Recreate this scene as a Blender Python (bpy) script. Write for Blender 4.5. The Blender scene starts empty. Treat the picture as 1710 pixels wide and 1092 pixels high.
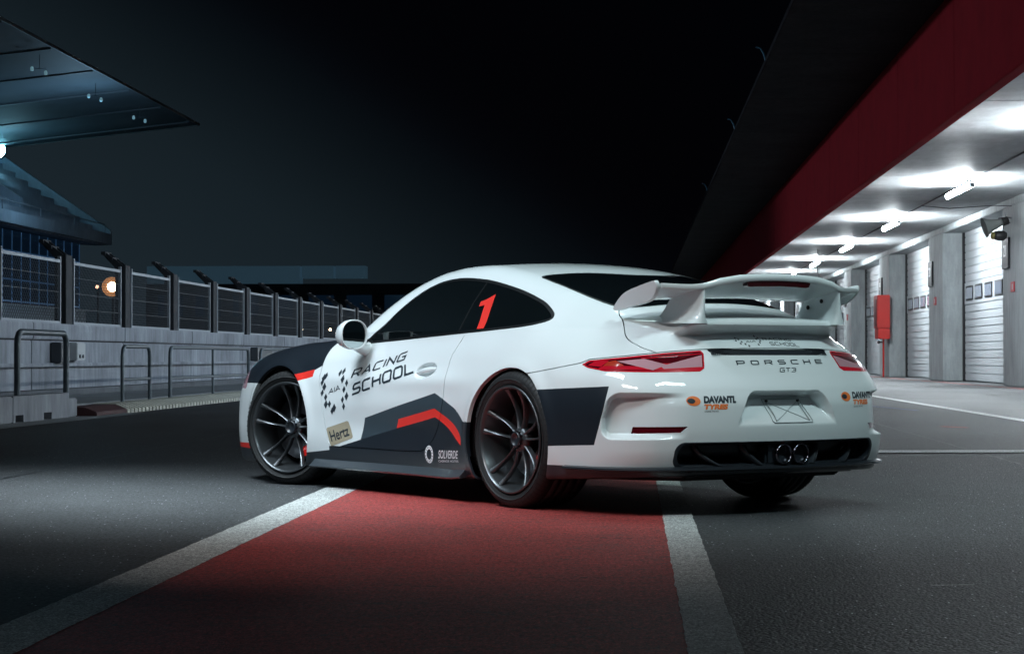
import bpy, bmesh, math, random
import numpy as np
from mathutils import Vector, Matrix, Euler
random.seed(7)
SC = bpy.context.scene
COL = SC.collection
R = math.radians
# ------------------------------------------------------------------ camera, world, light, exposure
cam = bpy.data.cameras.new('camera'); cam_o = bpy.data.objects.new('camera', cam); COL.objects.link(cam_o)
cam.sensor_width = 36; cam.lens = 3565/1710*36; cam.clip_start = .05; cam.clip_end = 3000
cam_o.location = (0, 0, .759); cam_o.rotation_euler = (R(90.805), 0, R(3.243))
SC.camera = cam_o
SC.view_settings.view_transform = 'Standard'; SC.view_settings.look = 'None'
SC.view_settings.exposure = 0; SC.view_settings.gamma = 1; SC.view_settings.use_curve_mapping = False
try:
    SC.cycles.use_denoising = True; SC.cycles.max_bounces = 6; SC.cycles.sample_clamp_indirect = 6
    SC.cycles.caustics_reflective = False; SC.cycles.caustics_refractive = False
except Exception: pass
world = bpy.data.worlds.new('World'); SC.world = world; world.use_nodes = True
wn = world.node_tree.nodes; wl = world.node_tree.links; wn.clear()
wo = wn.new('ShaderNodeOutputWorld'); bg = wn.new('ShaderNodeBackground'); wl.new(bg.outputs[0], wo.inputs[0])
sky = wn.new('ShaderNodeTexSky'); sky.sky_type = 'NISHITA'; sky.sun_disc = False
sky.sun_elevation = R(-4); sky.sun_rotation = R(-60); sky.altitude = 100
# night glow of the floodlit grandstand side: smooth, by direction, brightest low in the west (left)
tc = wn.new('ShaderNodeTexCoord')
d1 = wn.new('ShaderNodeVectorMath'); d1.operation = 'DOT_PRODUCT'; d1.inputs[1].default_value = (-.56, 0, -.83)
wl.new(tc.outputs['Generated'], d1.inputs[0])
ma = wn.new('ShaderNodeMath'); ma.operation = 'MULTIPLY_ADD'; ma.inputs[1].default_value = 4; ma.inputs[2].default_value = .4
wl.new(d1.outputs['Value'], ma.inputs[0])
rp = wn.new('ShaderNodeValToRGB'); rp.color_ramp.interpolation = 'B_SPLINE'
el = rp.color_ramp.elements
el[0].position = .12; el[0].color = (.0003,.0004,.0010,1)
el[1].position = 1.; el[1].color = (.013,.022,.030,1)
e = el.new(.30); e.color = (.0006,.0009,.0020,1)
e = el.new(.55); e.color = (.0080,.0145,.0190,1)
wl.new(ma.outputs[0], rp.inputs[0])
mx = wn.new('ShaderNodeMix'); mx.data_type = 'RGBA'; mx.blend_type = 'ADD'; mx.inputs[0].default_value = 1
sk = wn.new('ShaderNodeVectorMath'); sk.operation = 'SCALE'; sk.inputs['Scale'].default_value = .004
wl.new(sky.outputs[0], sk.inputs[0])
wl.new(sk.outputs[0], mx.inputs[6]); wl.new(rp.outputs[0], mx.inputs[7])
wl.new(mx.outputs[2], bg.inputs['Color']); bg.inputs['Strength'].default_value = 1.0

def area_light(name, loc, target, sx, sy, power, col, spread=180):
    l = bpy.data.lights.new(name, 'AREA'); l.shape = 'RECTANGLE'; l.size = sx; l.size_y = sy
    l.energy = power; l.color = col; l.spread = R(spread)
    o = bpy.data.objects.new(name, l); COL.objects.link(o); o.location = loc
    o.rotation_euler = (Vector(target)-Vector(loc)).to_track_quat('-Z', 'Y').to_euler()
    return o
area_light('softbox_side', (-4.1, 9.2, 5.5), (-.75, 12.1, .70), 3.2, .5, 42, (.72,.88,1.0), 62)
area_light('softbox_rear', (2.4, 7.4, 5.4), (.55, 11.2, .70), 2.6, .32, 27, (.74,.97,1.0), 62)
area_light('softbox_top', (-3.4, 11.6, 4.4), (-3.2, 11.8, 0), 3.4, .5, 82, (.80,.93,1.0), 60)
area_light('softbox_roof', (.2, 12.2, 5.0), (.0, 11.8, 0), 3.0, .35, 11, (.70,.97,.95), 70)
area_light('softbox_low', (-1.9, 7.7, 3.4), (-.75, 9.9, 0), 1.6, .4, 16, (1.0,.93,.90), 95)
area_light('foreground_fill', (2.0, -7, 9.5), (1.5, 9, 0), 3, .5, 20, (.66,.88,1.0), 90)  # unseen fill added behind the camera to lift the dark foreground
area_light('pit_wall_fill', (2.4, 50, 6.2), (-9.5, 50, .8), 40, .6, 620, (.55,.76,1.0), 120)  # unseen strip added at the canopy edge to light the pit wall
area_light('red_beam_fill', (-10.6, 48, 7.2), (4.96, 48, 5.2), 50, .5, 190, (.85,.85,1.0), 60)  # unseen strip added above the fence to light the red beam

# ------------------------------------------------------------------ materials
MATS = {}
def mat(name, col=(.5,.5,.5), rough=.5, metal=0, coat=0, coat_rough=.03, emit=None, estr=0, spec=.5, sheen=0, noise=None, bump=None, trans=0, alpha=1):
    """noise = (scale, amount, detail); bump = (scale, strength, distance)"""
    if name in MATS: return MATS[name]
    m = bpy.data.materials.new(name); m.use_nodes = True; n = m.node_tree.nodes; l = m.node_tree.links
    b = n['Principled BSDF']
    b.inputs['Base Color'].default_value = (*col, 1); b.inputs['Roughness'].default_value = rough
    b.inputs['Metallic'].default_value = metal; b.inputs['Coat Weight'].default_value = coat
    b.inputs['Coat Roughness'].default_value = coat_rough; b.inputs['Specular IOR Level'].default_value = spec
    b.inputs['Transmission Weight'].default_value = trans
    if emit: b.inputs['Emission Color'].default_value = (*emit, 1); b.inputs['Emission Strength'].default_value = estr
    if noise or bump:
        t = n.new('ShaderNodeTexCoord')
    if noise:
        nt = n.new('ShaderNodeTexNoise'); nt.inputs['Scale'].default_value = noise[0]; nt.inputs['Detail'].default_value = noise[2] if len(noise) > 2 else 6
        nt.inputs['Roughness'].default_value = .65
        l.new(t.outputs['Object'], nt.inputs['Vector'])
        mp = n.new('ShaderNodeMapRange'); mp.inputs[1].default_value = .25; mp.inputs[2].default_value = .75
        mp.inputs[3].default_value = 1-noise[1]; mp.inputs[4].default_value = 1+noise[1]
        l.new(nt.outputs['Fac'], mp.inputs[0])
        vm = n.new('ShaderNodeVectorMath'); vm.operation = 'SCALE'; vm.inputs[0].default_value = col
        l.new(mp.outputs[0], vm.inputs['Scale']); l.new(vm.outputs[0], b.inputs['Base Color'])
        mr = n.new('ShaderNodeMapRange'); mr.inputs[3].default_value = max(rough-.12*noise[1]*3,.02); mr.inputs[4].default_value = min(rough+.12*noise[1]*3,1)
        l.new(nt.outputs['Fac'], mr.inputs[0]); l.new(mr.outputs[0], b.inputs['Roughness'])
    if bump:
        nb = n.new('ShaderNodeTexNoise'); nb.inputs['Scale'].default_value = bump[0]; nb.inputs['Detail'].default_value = 6
        l.new(t.outputs['Object'], nb.inputs['Vector'])
        bp = n.new('ShaderNodeBump'); bp.inputs['Strength'].default_value = bump[1]; bp.inputs['Distance'].default_value = bump[2]
        l.new(nb.outputs['Fac'], bp.inputs['Height']); l.new(bp.outputs[0], b.inputs['Normal'])
    MATS[name] = m; return m

# ------------------------------------------------------------------ object helpers
def tag(o, label=None, cat=None, group=None, kind=None):
    if label: o['label'] = label
    if cat: o['category'] = cat
    if group: o['group'] = group
    if kind: o['kind'] = kind
    return o
def empty(name, loc=(0,0,0), rz=0, **k):
    o = bpy.data.objects.new(name, None); COL.objects.link(o); o.location = loc; o.rotation_euler = (0,0,rz)
    o.empty_display_size = .1
    return tag(o, **k)
def link(name, me, parent=None, **k):
    o = bpy.data.objects.new(name, me); COL.objects.link(o)
    if parent: o.parent = parent
    return tag(o, **k)
class MB:
    """collects verts and faces with material slots"""
    def __init__(s): s.v = []; s.f = []; s.mi = []; s.mats = []; s.sm = []
    def slot(s, m):
        if m not in s.mats: s.mats.append(m)
        return s.mats.index(m)
    def add(s, vs, fs, m, smooth=False):
        o = len(s.v); s.v += [tuple(map(float, p)) for p in vs]; k = s.slot(m)
        for f in fs: s.f.append([i+o for i in f]); s.mi.append(k); s.sm.append(smooth)
    def box(s, x0, x1, y0, y1, z0, z1, m):
        v = [(x,y,z) for x in (x0,x1) for y in (y0,y1) for z in (z0,z1)]
        s.add(v, [(0,1,3,2),(4,6,7,5),(0,4,5,1),(2,3,7,6),(0,2,6,4),(1,5,7,3)], m)
    def prism(s, poly, a, b, m, axis=1, smooth=False):
        """poly of 2D points extruded along axis from a to b (axis 0: poly=(y,z), 1: (x,z), 2: (x,y))"""
        n = len(poly)
        def P(p, t): return (t,p[0],p[1]) if axis == 0 else ((p[0],t,p[1]) if axis == 1 else (p[0],p[1],t))
        v = [P(p,a) for p in poly]+[P(p,b) for p in poly]
        s.add(v, [tuple(range(n))[::-1], tuple(range(n,2*n))], m)
        s.add(v, [(i,(i+1)%n,n+(i+1)%n,n+i) for i in range(n)], m, smooth)
    def tube(s, pts, r, m, seg=8, closed=False, cap=True):
        pts = [Vector(p) for p in pts]; n = len(pts); rr = r if hasattr(r,'__len__') else [r]*n
        vs = []; prev = None
        for i, p in enumerate(pts):
            if closed: t = pts[(i+1)%n]-pts[i-1]
            else: t = pts[min(i+1,n-1)]-pts[max(i-1,0)]
            t.normalize()
            if prev is None:
                u = t.cross(Vector((0,0,1))) if abs(t.z) < .9 else t.cross(Vector((1,0,0)))
            else: u = prev-t*prev.dot(t)
            u.normalize(); prev = u; w = t.cross(u)
            for k in range(seg):
                a = 2*math.pi*k/seg; vs.append(p+(u*math.cos(a)+w*math.sin(a))*rr[i])
        fs = []
        for i in range(n if closed else n-1):
            for k in range(seg):
                a = i*seg+k; b = i*seg+(k+1)%seg; c = ((i+1)%n)*seg+(k+1)%seg; d = ((i+1)%n)*seg+k
                fs.append((a,d,c,b))
        s.add(vs, fs, m, True)
        if cap and not closed:
            s.add(vs[:seg], [tuple(range(seg))], m); s.add(vs[-seg:], [tuple(range(seg))[::-1]], m)
    def lathe(s, prof, m, axis='y', seg=64, smooth=True, c=(0,0,0)):
        """prof: list of (r, t)"""
        vs = []; n = len(prof)
        for k in range(seg):
            a = 2*math.pi*k/seg; ca, sa = math.cos(a), math.sin(a)
            for r, t in prof:
                if axis == 'y': vs.append((c[0]+r*ca, c[1]+t, c[2]+r*sa))
                elif axis == 'x': vs.append((c[0]+t, c[1]+r*ca, c[2]+r*sa))
                else: vs.append((c[0]+r*ca, c[1]+r*sa, c[2]+t))
        fs = [(k*n+i, k*n+i+1, ((k+1)%seg)*n+i+1, ((k+1)%seg)*n+i) for k in range(seg) for i in range(n-1)]
        s.add(vs, fs, m, smooth)
    def mesh(s, name='mesh', bevel=0):
        me = bpy.data.meshes.new(name); me.from_pydata(s.v, [], s.f); me.update()
        for m in s.mats: me.materials.append(m)
        me.polygons.foreach_set('material_index', s.mi); me.polygons.foreach_set('use_smooth', s.sm)
        if bevel:
            bm = bmesh.new(); bm.from_mesh(me); bmesh.ops.remove_doubles(bm, verts=bm.verts, dist=1e-5)
            bmesh.ops.recalc_face_normals(bm, faces=bm.faces)
            ed = [e for e in bm.edges if len(e.link_faces) == 2 and e.calc_face_angle() > .6]
            bmesh.ops.bevel(bm, geom=ed, offset=bevel, segments=2, affect='EDGES', clamp_overlap=True)
            bm.to_mesh(me); bm.free()
        return me
    def build(s, name, parent=None, bevel=0, recalc=True, **k):
        me = s.mesh(name, bevel)
        if recalc and not bevel:
            bm = bmesh.new(); bm.from_mesh(me); bmesh.ops.recalc_face_normals(bm, faces=bm.faces); bm.to_mesh(me); bm.free()
        return link(name, me, parent, **k)
# ------------------------------------------------------------------ car body as an implicit surface
import numpy as np
def cs(x, pts):
    """smooth (monotone cubic) interpolation through control points"""
    X = np.array([p[0] for p in pts], float); Y = np.array([p[1] for p in pts], float)
    if X[0] > X[-1]: X = X[::-1]; Y = Y[::-1]
    h = np.diff(X); d = np.diff(Y)/h
    m = np.zeros(len(X)); m[1:-1] = 0
    for i in range(1, len(X)-1):
        if d[i-1]*d[i] > 0:
            w1 = 2*h[i]+h[i-1]; w2 = h[i]+2*h[i-1]
            m[i] = (w1+w2)/(w1/d[i-1]+w2/d[i])
    m[0] = d[0]; m[-1] = d[-1]
    xc = np.clip(x, X[0], X[-1])
    i = np.clip(np.searchsorted(X, xc, side='right')-1, 0, len(h)-1)
    t = (xc-X[i])/h[i]; hh = h[i]
    t2 = t*t; t3 = t2*t
    r = (2*t3-3*t2+1)*Y[i]+(t3-2*t2+t)*hh*m[i]+(3*t2-2*t3)*Y[i+1]+(t3-t2)*hh*m[i+1]
    return r + np.where(x < X[0], (x-X[0])*m[0], 0) + np.where(x > X[-1], (x-X[-1])*m[-1], 0)
_LUT = {}
def lut(name, x, pts, a=-1.6, b=4.2, n=2900):
    if name not in _LUT:
        g = np.linspace(a, b, n); _LUT[name] = cs(g, pts)
    t = _LUT[name]; u = np.clip((x-a)/(b-a)*(n-1), 0, n-1.001); i = u.astype(int); u = u-i
    return t[i]*(1-u)+t[i+1]*u
def smax(a, b, k):
    h = np.maximum(k-np.abs(a-b), 0)/k
    return np.maximum(a, b)+h*h*k*.25
def smin(a, b, k): return -smax(-a, -b, k)
def sstep(a, b, x):
    t = np.clip((x-a)/(b-a), 0, 1); return t*t*(3-2*t)
WM = [(-1.2,.78),(-.9,.838),(-.6,.897),(-.3,.937),(0,.940),(.3,.930),(.6,.900),(.9,.882),(1.3,.876),(1.8,.884),(2.2,.908),(2.457,.918),(2.75,.905),(3.1,.838),(3.5,.74)]
TT = [(3.75,.40),(3.55,.54),(3.4,.61),(3.25,.66),(3.05,.71),(2.85,.745),(2.65,.772),(2.457,.793),(2.2,.818),(1.95,.855),(1.6,.888),(1,.905),(.5,.905),(.2,.895),(0,.878),(-.2,.86),(-.4,.842),(-.6,.826),(-.8,.812),(-1.,.79),(-1.2,.76)]
TF = [(3.6,0),(3.3,.02),(3,.035),(2.457,.045),(2.1,.03),(1.8,0),(.6,0),(0,.0),(-1,0)]
R0 = [(2.25,.79),(2.05,.885),(1.9,.965),(1.6,1.115),(1.35,1.208),(1.15,1.252),(.95,1.270),(.72,1.274),(.5,1.26),(.3,1.238),(.1,1.204),(-.1,1.157),(-.3,1.098),(-.5,1.03),(-.7,.952),(-.85,.89),(-1.,.82),(-1.2,.70)]
GW = [(2.3,.60),(2.05,.70),(1.8,.765),(1.4,.79),(.9,.795),(.5,.785),(.2,.765),(0,.74),(-.2,.675),(-.4,.605),(-.6,.53),(-.8,.46),(-1.0,.40)]
ZB = [(-1.1,.200),(-.5,.17),(.4,.13),(2,.12),(3.6,.11)]
BK = [(2.3,.10),(1.6,.05),(.9,.05),(.4,.09),(0,.18),(-.4,.26),(-.8,.26)]
def Wside(x, z):
    up = np.clip((z-.46)/.44, 0, 1.4)
    lo = np.clip((.34-z)/.2, 0, 1.2)
    rear = sstep(.9, .0, x)                      # haunch bulges more
    drop = (.125+.03*rear+.05*sstep(.1,-.7,x))*up**2.1 + .022*lo**2
    crease = .010*np.exp(-((z-.635)/.05)**2)*sstep(2.3, 1.7, x)*sstep(.2, .7, x)
    rr = np.sqrt((x)**2+(z-.335)**2); rf = np.sqrt((x-2.475)**2+(z-.335)**2)
    flare = .012*np.exp(-((rr-.375)/.045)**2)+.012*np.exp(-((rf-.375)/.045)**2)
    door = -.014*np.exp(-((z-.36)/.10)**2)*sstep(.45,.9,x)*sstep(2.1,1.6,x)
    return lut('WM', x, WM)-drop+crease+flare+door
def rear_x(ay, z):
    return cs(z, [(.1,-.98),(.22,-1.03),(.32,-1.065),(.42,-1.075),(.52,-1.07),(.60,-1.045),(.68,-1.0),(.76,-.955),(.84,-.90),(.95,-.8)])+.085*(ay/.6)**2.3+.9*np.maximum(ay-.62,0)**2
def low(x, y, z):
    ay = np.abs(y)
    s = ay-Wside(x, z)
    ff = sstep(.35, .68, ay)
    t = z-(lut('TT', x, TT)+lut('TF', x, TF)*ff-.05*sstep(.78,1.0,ay)-.06*sstep(.55,.95,ay)*sstep(0,-.7,x)-.015*(1-sstep(0,.5,ay))*sstep(2.,2.6,x))
    # rear face: centre-line profile leaning, plan-view curve
    return smax(s, t, .13)
def green(x, y, z):
    ay = np.abs(y)
    g = ay-(lut('GW', x, GW)-.50*np.maximum(z-.90, 0)-.30*np.maximum(z-.9,0)**2)
    xs = x+.11*(ay/.6)**2*sstep(.8, 1.9, x)      # windscreen wraps round in plan
    crown = (.020+.050*sstep(.9, -.1, x))*(ay/.55)**2
    t = (z-(lut('R0', xs, R0)-crown))*lut('RS', x, [(2.2,.85),(1.6,.9),(.9,1),(0,.97),(-.8,.93)])
    return smax(g*.9, t, .075)
def Fbase(x, y, z):
    k = lut('BK', x, BK)
    a = low(x, y, z); b = green(x, y, z)
    h = np.maximum(k-np.abs(a-b), 0)/k
    d = np.minimum(a, b)-h*h*k*.25
    ay = np.abs(y)
    xf = cs(z, [(.05,3.50),(.2,3.54),(.35,3.55),(.5,3.53),(.6,3.48),(.7,3.40),(.85,3.2)]) - .135*(ay/.6)**2.2
    d = smax(d, (rear_x(ay, z)-x)*.95, .12)
    d = smax(d, (x-xf)*.9, .18)
    return smax(d, lut('ZB', x, ZB)-z, .03)
def rbox(a, b, ca, cb, ha, hb, r):
    qa = np.abs(a-ca)-ha+r; qb = np.abs(b-cb)-hb+r
    return np.sqrt(np.maximum(qa,0)**2+np.maximum(qb,0)**2)+np.minimum(np.maximum(qa,qb),0)-r
def U(x, y): return .82*np.abs(y)+.57*x
def F(x, y, z):
    d = Fbase(x, y, z); ay = np.abs(y)
    # raised engine lid with its duck-tail lip
    sd = ay-(.448+.75*np.clip(.955-z,0,.3)+.10*sstep(-.75,-.5,x))
    tp = z-(.952-.010*(ay/.45)**2)
    rr = (-.945+2.1*np.clip(.915-z,0,.055)+.03*(ay/.45)**2)-x
    pd = smax(smax(sd*.8, tp, .04), rr*.75, .04)
    pd = smax(pd, x+.35, .1)
    pd = np.maximum(pd, .62-z)
    h = np.maximum(.034-np.abs(d-pd), 0)/.034
    d = np.minimum(d, pd)-h*h*.034*.25
    if np.ndim(x) == 0: x = np.array([x]); y = np.array([y]); z = np.array([z]); d = np.array([d]); ay = np.abs(y)
    x, y, z, d = [np.array(q, float) for q in np.broadcast_arrays(x, y, z, d)]
    m = (x < -.62) & (z < .66)
    if m.any():
        X, Y, Z = x[m], np.abs(y[m]), z[m]; u = U(X, Y); D = d[m]
        v = rbox(u+.35*np.maximum(Z-.47,0), Z, .10, .480, .212, .108, .05)
        D = D+.064*sstep(.005,-.026,v)*sstep(-.12,.22,u)
        hw = .235+(.592-Z)*.55
        qa = np.maximum(Y-hw+.04,0); qb = np.maximum(Z-.595+.04,0); p = np.maximum(np.where((qa > 0)&(qb > 0), np.sqrt(qa*qa+qb*qb)-.04, np.maximum(Y-hw, Z-.595)), .42-Z)
        D = D+.094*sstep(.004,-.030,p)*sstep(.42,.565,Z)
        q = rbox(Y, Z, 0, .297, .615, .052, .048)
        D = D+.085*sstep(.003,-.012,q)*sstep(-.80,-.88,X)
        d[m] = D
    m = (np.abs(x-.895) < .14) & (np.abs(z-.685) < .08)
    if m.any():
        e = np.sqrt(((x[m]-.895)/.112)**2+((z[m]-.685-.12*(.895-x[m]))/.044)**2)
        d[m] += .022*sstep(1., .60, e)
    return d
# ------------------------------------------------------------------ lettering from the built-in font
def font_shape(text, bold=0., shear=0., spacing=1.):
    cu = bpy.data.curves.new('lettering', 'FONT'); cu.body = text; cu.offset = bold; cu.shear = shear; cu.space_character = spacing
    o = bpy.data.objects.new('lettering', cu); COL.objects.link(o)
    bpy.context.view_layer.update()
    me = bpy.data.meshes.new_from_object(o.evaluated_get(bpy.context.evaluated_depsgraph_get()))
    vs = [v.co[:2] for v in me.vertices]; fs = [tuple(p.vertices) for p in me.polygons]
    bpy.data.objects.remove(o); bpy.data.curves.remove(cu); bpy.data.meshes.remove(me)
    return vs, fs
# ------------------------------------------------------------------ ground: asphalt sheet, red strip, painted lines
def ground_mat(name, col, rough, wear=None, gscale=260, var=.25, bump=.5, spark=0, col2=None):
    m = bpy.data.materials.new(name); m.use_nodes = True; n = m.node_tree.nodes; l = m.node_tree.links; b = n['Principled BSDF']
    t = n.new('ShaderNodeTexCoord')
    def noise(s, d=6, r=.6, sc=None):
        q = n.new('ShaderNodeTexNoise'); q.inputs['Scale'].default_value = s; q.inputs['Detail'].default_value = d; q.inputs['Roughness'].default_value = r
        if sc:
            mp = n.new('ShaderNodeMapping'); mp.inputs['Scale'].default_value = sc; l.new(t.outputs['Object'], mp.inputs[0]); l.new(mp.outputs[0], q.inputs['Vector'])
        else: l.new(t.outputs['Object'], q.inputs['Vector'])
        return q
    def rng(src, a, b_, c, d):
        q = n.new('ShaderNodeMapRange'); q.inputs[1].default_value = a; q.inputs[2].default_value = b_; q.inputs[3].default_value = c; q.inputs[4].default_value = d; l.new(src, q.inputs[0]); return q
    def mul(a, b_):
        q = n.new('ShaderNodeMath'); q.operation = 'MULTIPLY'; l.new(a, q.inputs[0]); l.new(b_, q.inputs[1]); return q
    big = rng(noise(.55, 5, .6, (1,.45,1)).outputs['Fac'], .3, .7, 1-var, 1+var)
    mid = rng(noise(7, 6, .7, (.5,1.6,1)).outputs['Fac'], .3, .7, 1-var*.6, 1+var*.6)
    vo = n.new('ShaderNodeTexVoronoi'); vo.inputs['Scale'].default_value = gscale*.55; l.new(t.outputs['Object'], vo.inputs['Vector'])
    grain = rng(vo.outputs['Distance'], .0, .7, 1.5, .45)
    coarse = rng(noise(95, 3, .85).outputs['Fac'], .36, .64, .35, 1.75)
    c2 = rng(noise(1, 4, .8, (70,16,1)).outputs['Fac'], .36, .64, 1-var*1.7, 1+var*1.9)
    f = mul(mul(mul(mul(big.outputs[0], mid.outputs[0]).outputs[0], grain.outputs[0]).outputs[0], coarse.outputs[0]).outputs[0], c2.outputs[0])
    vm = n.new('ShaderNodeVectorMath'); vm.operation = 'SCALE'; vm.inputs[0].default_value = col; l.new(f.outputs[0], vm.inputs['Scale'])
    out = vm.outputs[0]
    if wear:   # dark rubber scuffs and bare patches
        wn_ = noise(3.2, 8, .75, (1,2.6,1)); th = rng(wn_.outputs['Fac'], wear[0], wear[0]+.06, 0, wear[1])
        w2 = noise(40, 4, .7); th2 = rng(w2.outputs['Fac'], .45, .6, 0, 1); mm = mul(th.outputs[0], th2.outputs[0])
        mx = n.new('ShaderNodeMix'); mx.data_type = 'RGBA'; l.new(mm.outputs[0], mx.inputs[0]); l.new(out, mx.inputs[6]); mx.inputs[7].default_value = (*(col2 or (.03,.03,.033)),1); out = mx.outputs[2]
    if spark:  # glints of the aggregate painted as near-white chips
        v2 = n.new('ShaderNodeTexVoronoi'); v2.inputs['Scale'].default_value = 46
        m2 = n.new('ShaderNodeMapping'); m2.inputs['Scale'].default_value = (1,.4,1); l.new(t.outputs['Object'], m2.inputs[0]); l.new(m2.outputs[0], v2.inputs['Vector'])
        dd = rng(v2.outputs['Distance'], .09, .16, 1, 0)
        sepc = n.new('ShaderNodeSeparateColor'); l.new(v2.outputs['Color'], sepc.inputs[0]); pick = rng(sepc.outputs[0], .80, .82, 0, 1)
        mm = mul(dd.outputs[0], pick.outputs[0]); mx = n.new('ShaderNodeMix'); mx.data_type = 'RGBA'; l.new(mm.outputs[0], mx.inputs[0]); l.new(out, mx.inputs[6]); mx.inputs[7].default_value = (.85,.9,.95,1); out = mx.outputs[2]
    l.new(out, b.inputs['Base Color'])
    rr = rng(noise(gscale*.3, 4).outputs['Fac'], .3, .7, rough-.12, min(rough+.12,1)); l.new(rr.outputs[0], b.inputs['Roughness'])
    bp = n.new('ShaderNodeBump'); bp.inputs['Strength'].default_value = bump; bp.inputs['Distance'].default_value = .006; l.new(vo.outputs['Distance'], bp.inputs['Height']); bp.invert = True
    nb = noise(22, 5, .6); b2 = n.new('ShaderNodeBump'); b2.inputs['Strength'].default_value = bump*.5; b2.inputs['Distance'].default_value = .01
    l.new(nb.outputs['Fac'], b2.inputs['Height']); l.new(bp.outputs[0], b2.inputs['Normal']); l.new(b2.outputs[0], b.inputs['Normal'])
    return m
ASPH = ground_mat('asphalt_aggregate', (.050,.054,.058), .60, spark=1, gscale=170, bump=1.0, var=.32)
REDP = ground_mat('red_lane_paint', (.34,.042,.038), .60, wear=(.54,.85), gscale=300, var=.30, bump=.3, col2=(.06,.045,.045))
LINEP = ground_mat('white_line_paint', (.52,.54,.53), .6, wear=(.55,.7), gscale=300, var=.14, bump=.28, col2=(.10,.11,.12))
LINEC = ground_mat('bright_white_line_paint', (.78,.80,.80), .55, gscale=300, var=.06, bump=.15)  # brighter than the other white line paint, without wear
LINEB = ground_mat('worn_blue_paint', (.05,.09,.30), .6, wear=(.45,.8))
LINER = ground_mat('red_line_paint', (.45,.05,.04), .6, wear=(.6,.6))
CONC = None
def quad(name, pts, m, z=0., kind='structure', **k):
    b = MB(); b.add([(p[0],p[1],z) for p in pts], [tuple(range(len(pts)))], m); return b.build(name, recalc=False, kind=kind, **k)
APR = ground_mat('concrete_apron', (.165,.17,.175), .62, wear=(.58,.5), gscale=160, var=.3, bump=.3, col2=(.08,.08,.085))
quad('garage_apron', [(4.75,8),(12,8),(12,400),(4.75,400)], APR, .002)
quad('asphalt_ground', [(-220,-30),(220,-30),(220,900),(-220,900)], ASPH)
def ragged(x0, x1, y0, y1, amp, step=.05, yfar=400, seed=1):
    rnd = random.Random(seed); ys = []; y = y0
    while y < min(y1, 22): ys.append(y); y += step
    ys += [22, 60, y1] if y1 > 22 else [y1]
    L = [(x0(y)+amp*.3*(rnd.gauss(0,.7)+math.sin(y*9+seed)+math.sin(y*23.7+seed*2)), y) for y in ys]; Rr = [(x1(y)+amp*.3*(rnd.gauss(0,.7)+math.sin(y*9+seed)+math.sin(y*23.7+seed*2)), y) for y in ys]
    return L, Rr
def strip(name, x0, x1, y0, y1, m, z, amp=.003, seed=1, **k):
    L, Rr = ragged(x0, x1, y0, y1, amp, seed=seed); b = MB(); n = len(L)
    b.add([(p[0],p[1],z) for p in L]+[(p[0],p[1],z) for p in Rr], [(i,n+i,n+i+1,i+1) for i in range(n-1)], m)
    return b.build(name, recalc=False, kind='structure', **k)
strip('red_pit_lane_strip', lambda y: -1.60, lambda y: .17, 3, 400, REDP, .004)
strip('white_lane_line', lambda y: -1.775, lambda y: -1.575, 3, 400, LINEP, .006, .004, 2)
strip('white_lane_line', lambda y: .140, lambda y: .282, 3, 400, LINEP, .006, .004, 3)
strip('white_lane_line', lambda y: 4.56, lambda y: 4.72, 8, 400, LINEC, .006, .003, 4)
quad('white_cross_line', [(.29,16.75),(4.55,17.25),(4.55,17.68),(.29,17.20)], LINEC, .008)
quad('blue_paint_mark', [(3.55,33.5),(3.62,33.5),(4.05,30.4),(3.97,30.4)], LINEB, .006)
quad('red_kerb_line', [(9.15,20),(9.28,20),(9.28,260),(9.15,260)], LINER, .006)
quad('red_paint_mark', [(3.30,23.4),(3.55,23.0),(3.60,23.1),(3.38,23.5)], LINER, .006)
RUBM = mat('rubber_mark', (.030,.022,.024), .7, noise=(30,.5))
rm = random.Random(11)
for i, (x_, y_, n_) in enumerate(((-.95,9.35,6),(-.55,9.9,5),(-.25,8.9,7),(-1.1,8.2,4),(-.35,7.3,6),(-.85,7.0,5),(-.62,10.5,6),(-1.3,9.9,3))):
    b = MB()
    for j in range(n_):
        xx = x_+j*.055; yy = y_+rm.uniform(-.015,.015); w_ = rm.uniform(.018,.045); h_ = rm.uniform(.010,.030)
        b.add([(xx,yy,.0065),(xx+w_,yy+rm.uniform(-.006,.006),.0065),(xx+w_*.9,yy+h_,.0065),(xx+w_*.2,yy+h_*.8,.0065)], [(0,1,2,3)], RUBM)
    b.build('rubber_mark', recalc=False, kind='structure')
def crack(name, pts, w, m, z=.0072, seed=3):
    rc = random.Random(seed); L = []; Rr = []
    for (xa,ya),(xb,yb) in zip(pts[:-1], pts[1:]):
        n_ = max(2, int(math.hypot(xb-xa,yb-ya)/.07))
        for k in range(n_):
            t = k/n_; x = xa+(xb-xa)*t+rc.uniform(-.012,.012); y = ya+(yb-ya)*t; ww = w*rc.uniform(.3,1.2); L.append((x-ww,y,z)); Rr.append((x+ww,y,z))
    n_ = len(L); b = MB(); b.add(L+Rr, [(i,n_+i,n_+i+1,i+1) for i in range(n_-1)], m); b.build(name, recalc=False, kind='structure')
SEAM_ = mat('tar_seam', (.012,.012,.014), .5)
crack('asphalt_seam', [(2.75,5),(2.72,14),(2.78,40)], .012, SEAM_)
crack('asphalt_seam', [(-3.9,7),(-3.95,18),(-3.9,26)], .012, SEAM_, seed=5)
quad('chalk_mark', [(.985,7.13),(1.13,7.155),(1.13,7.166),(.985,7.142)], LINEP, .006)

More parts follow.
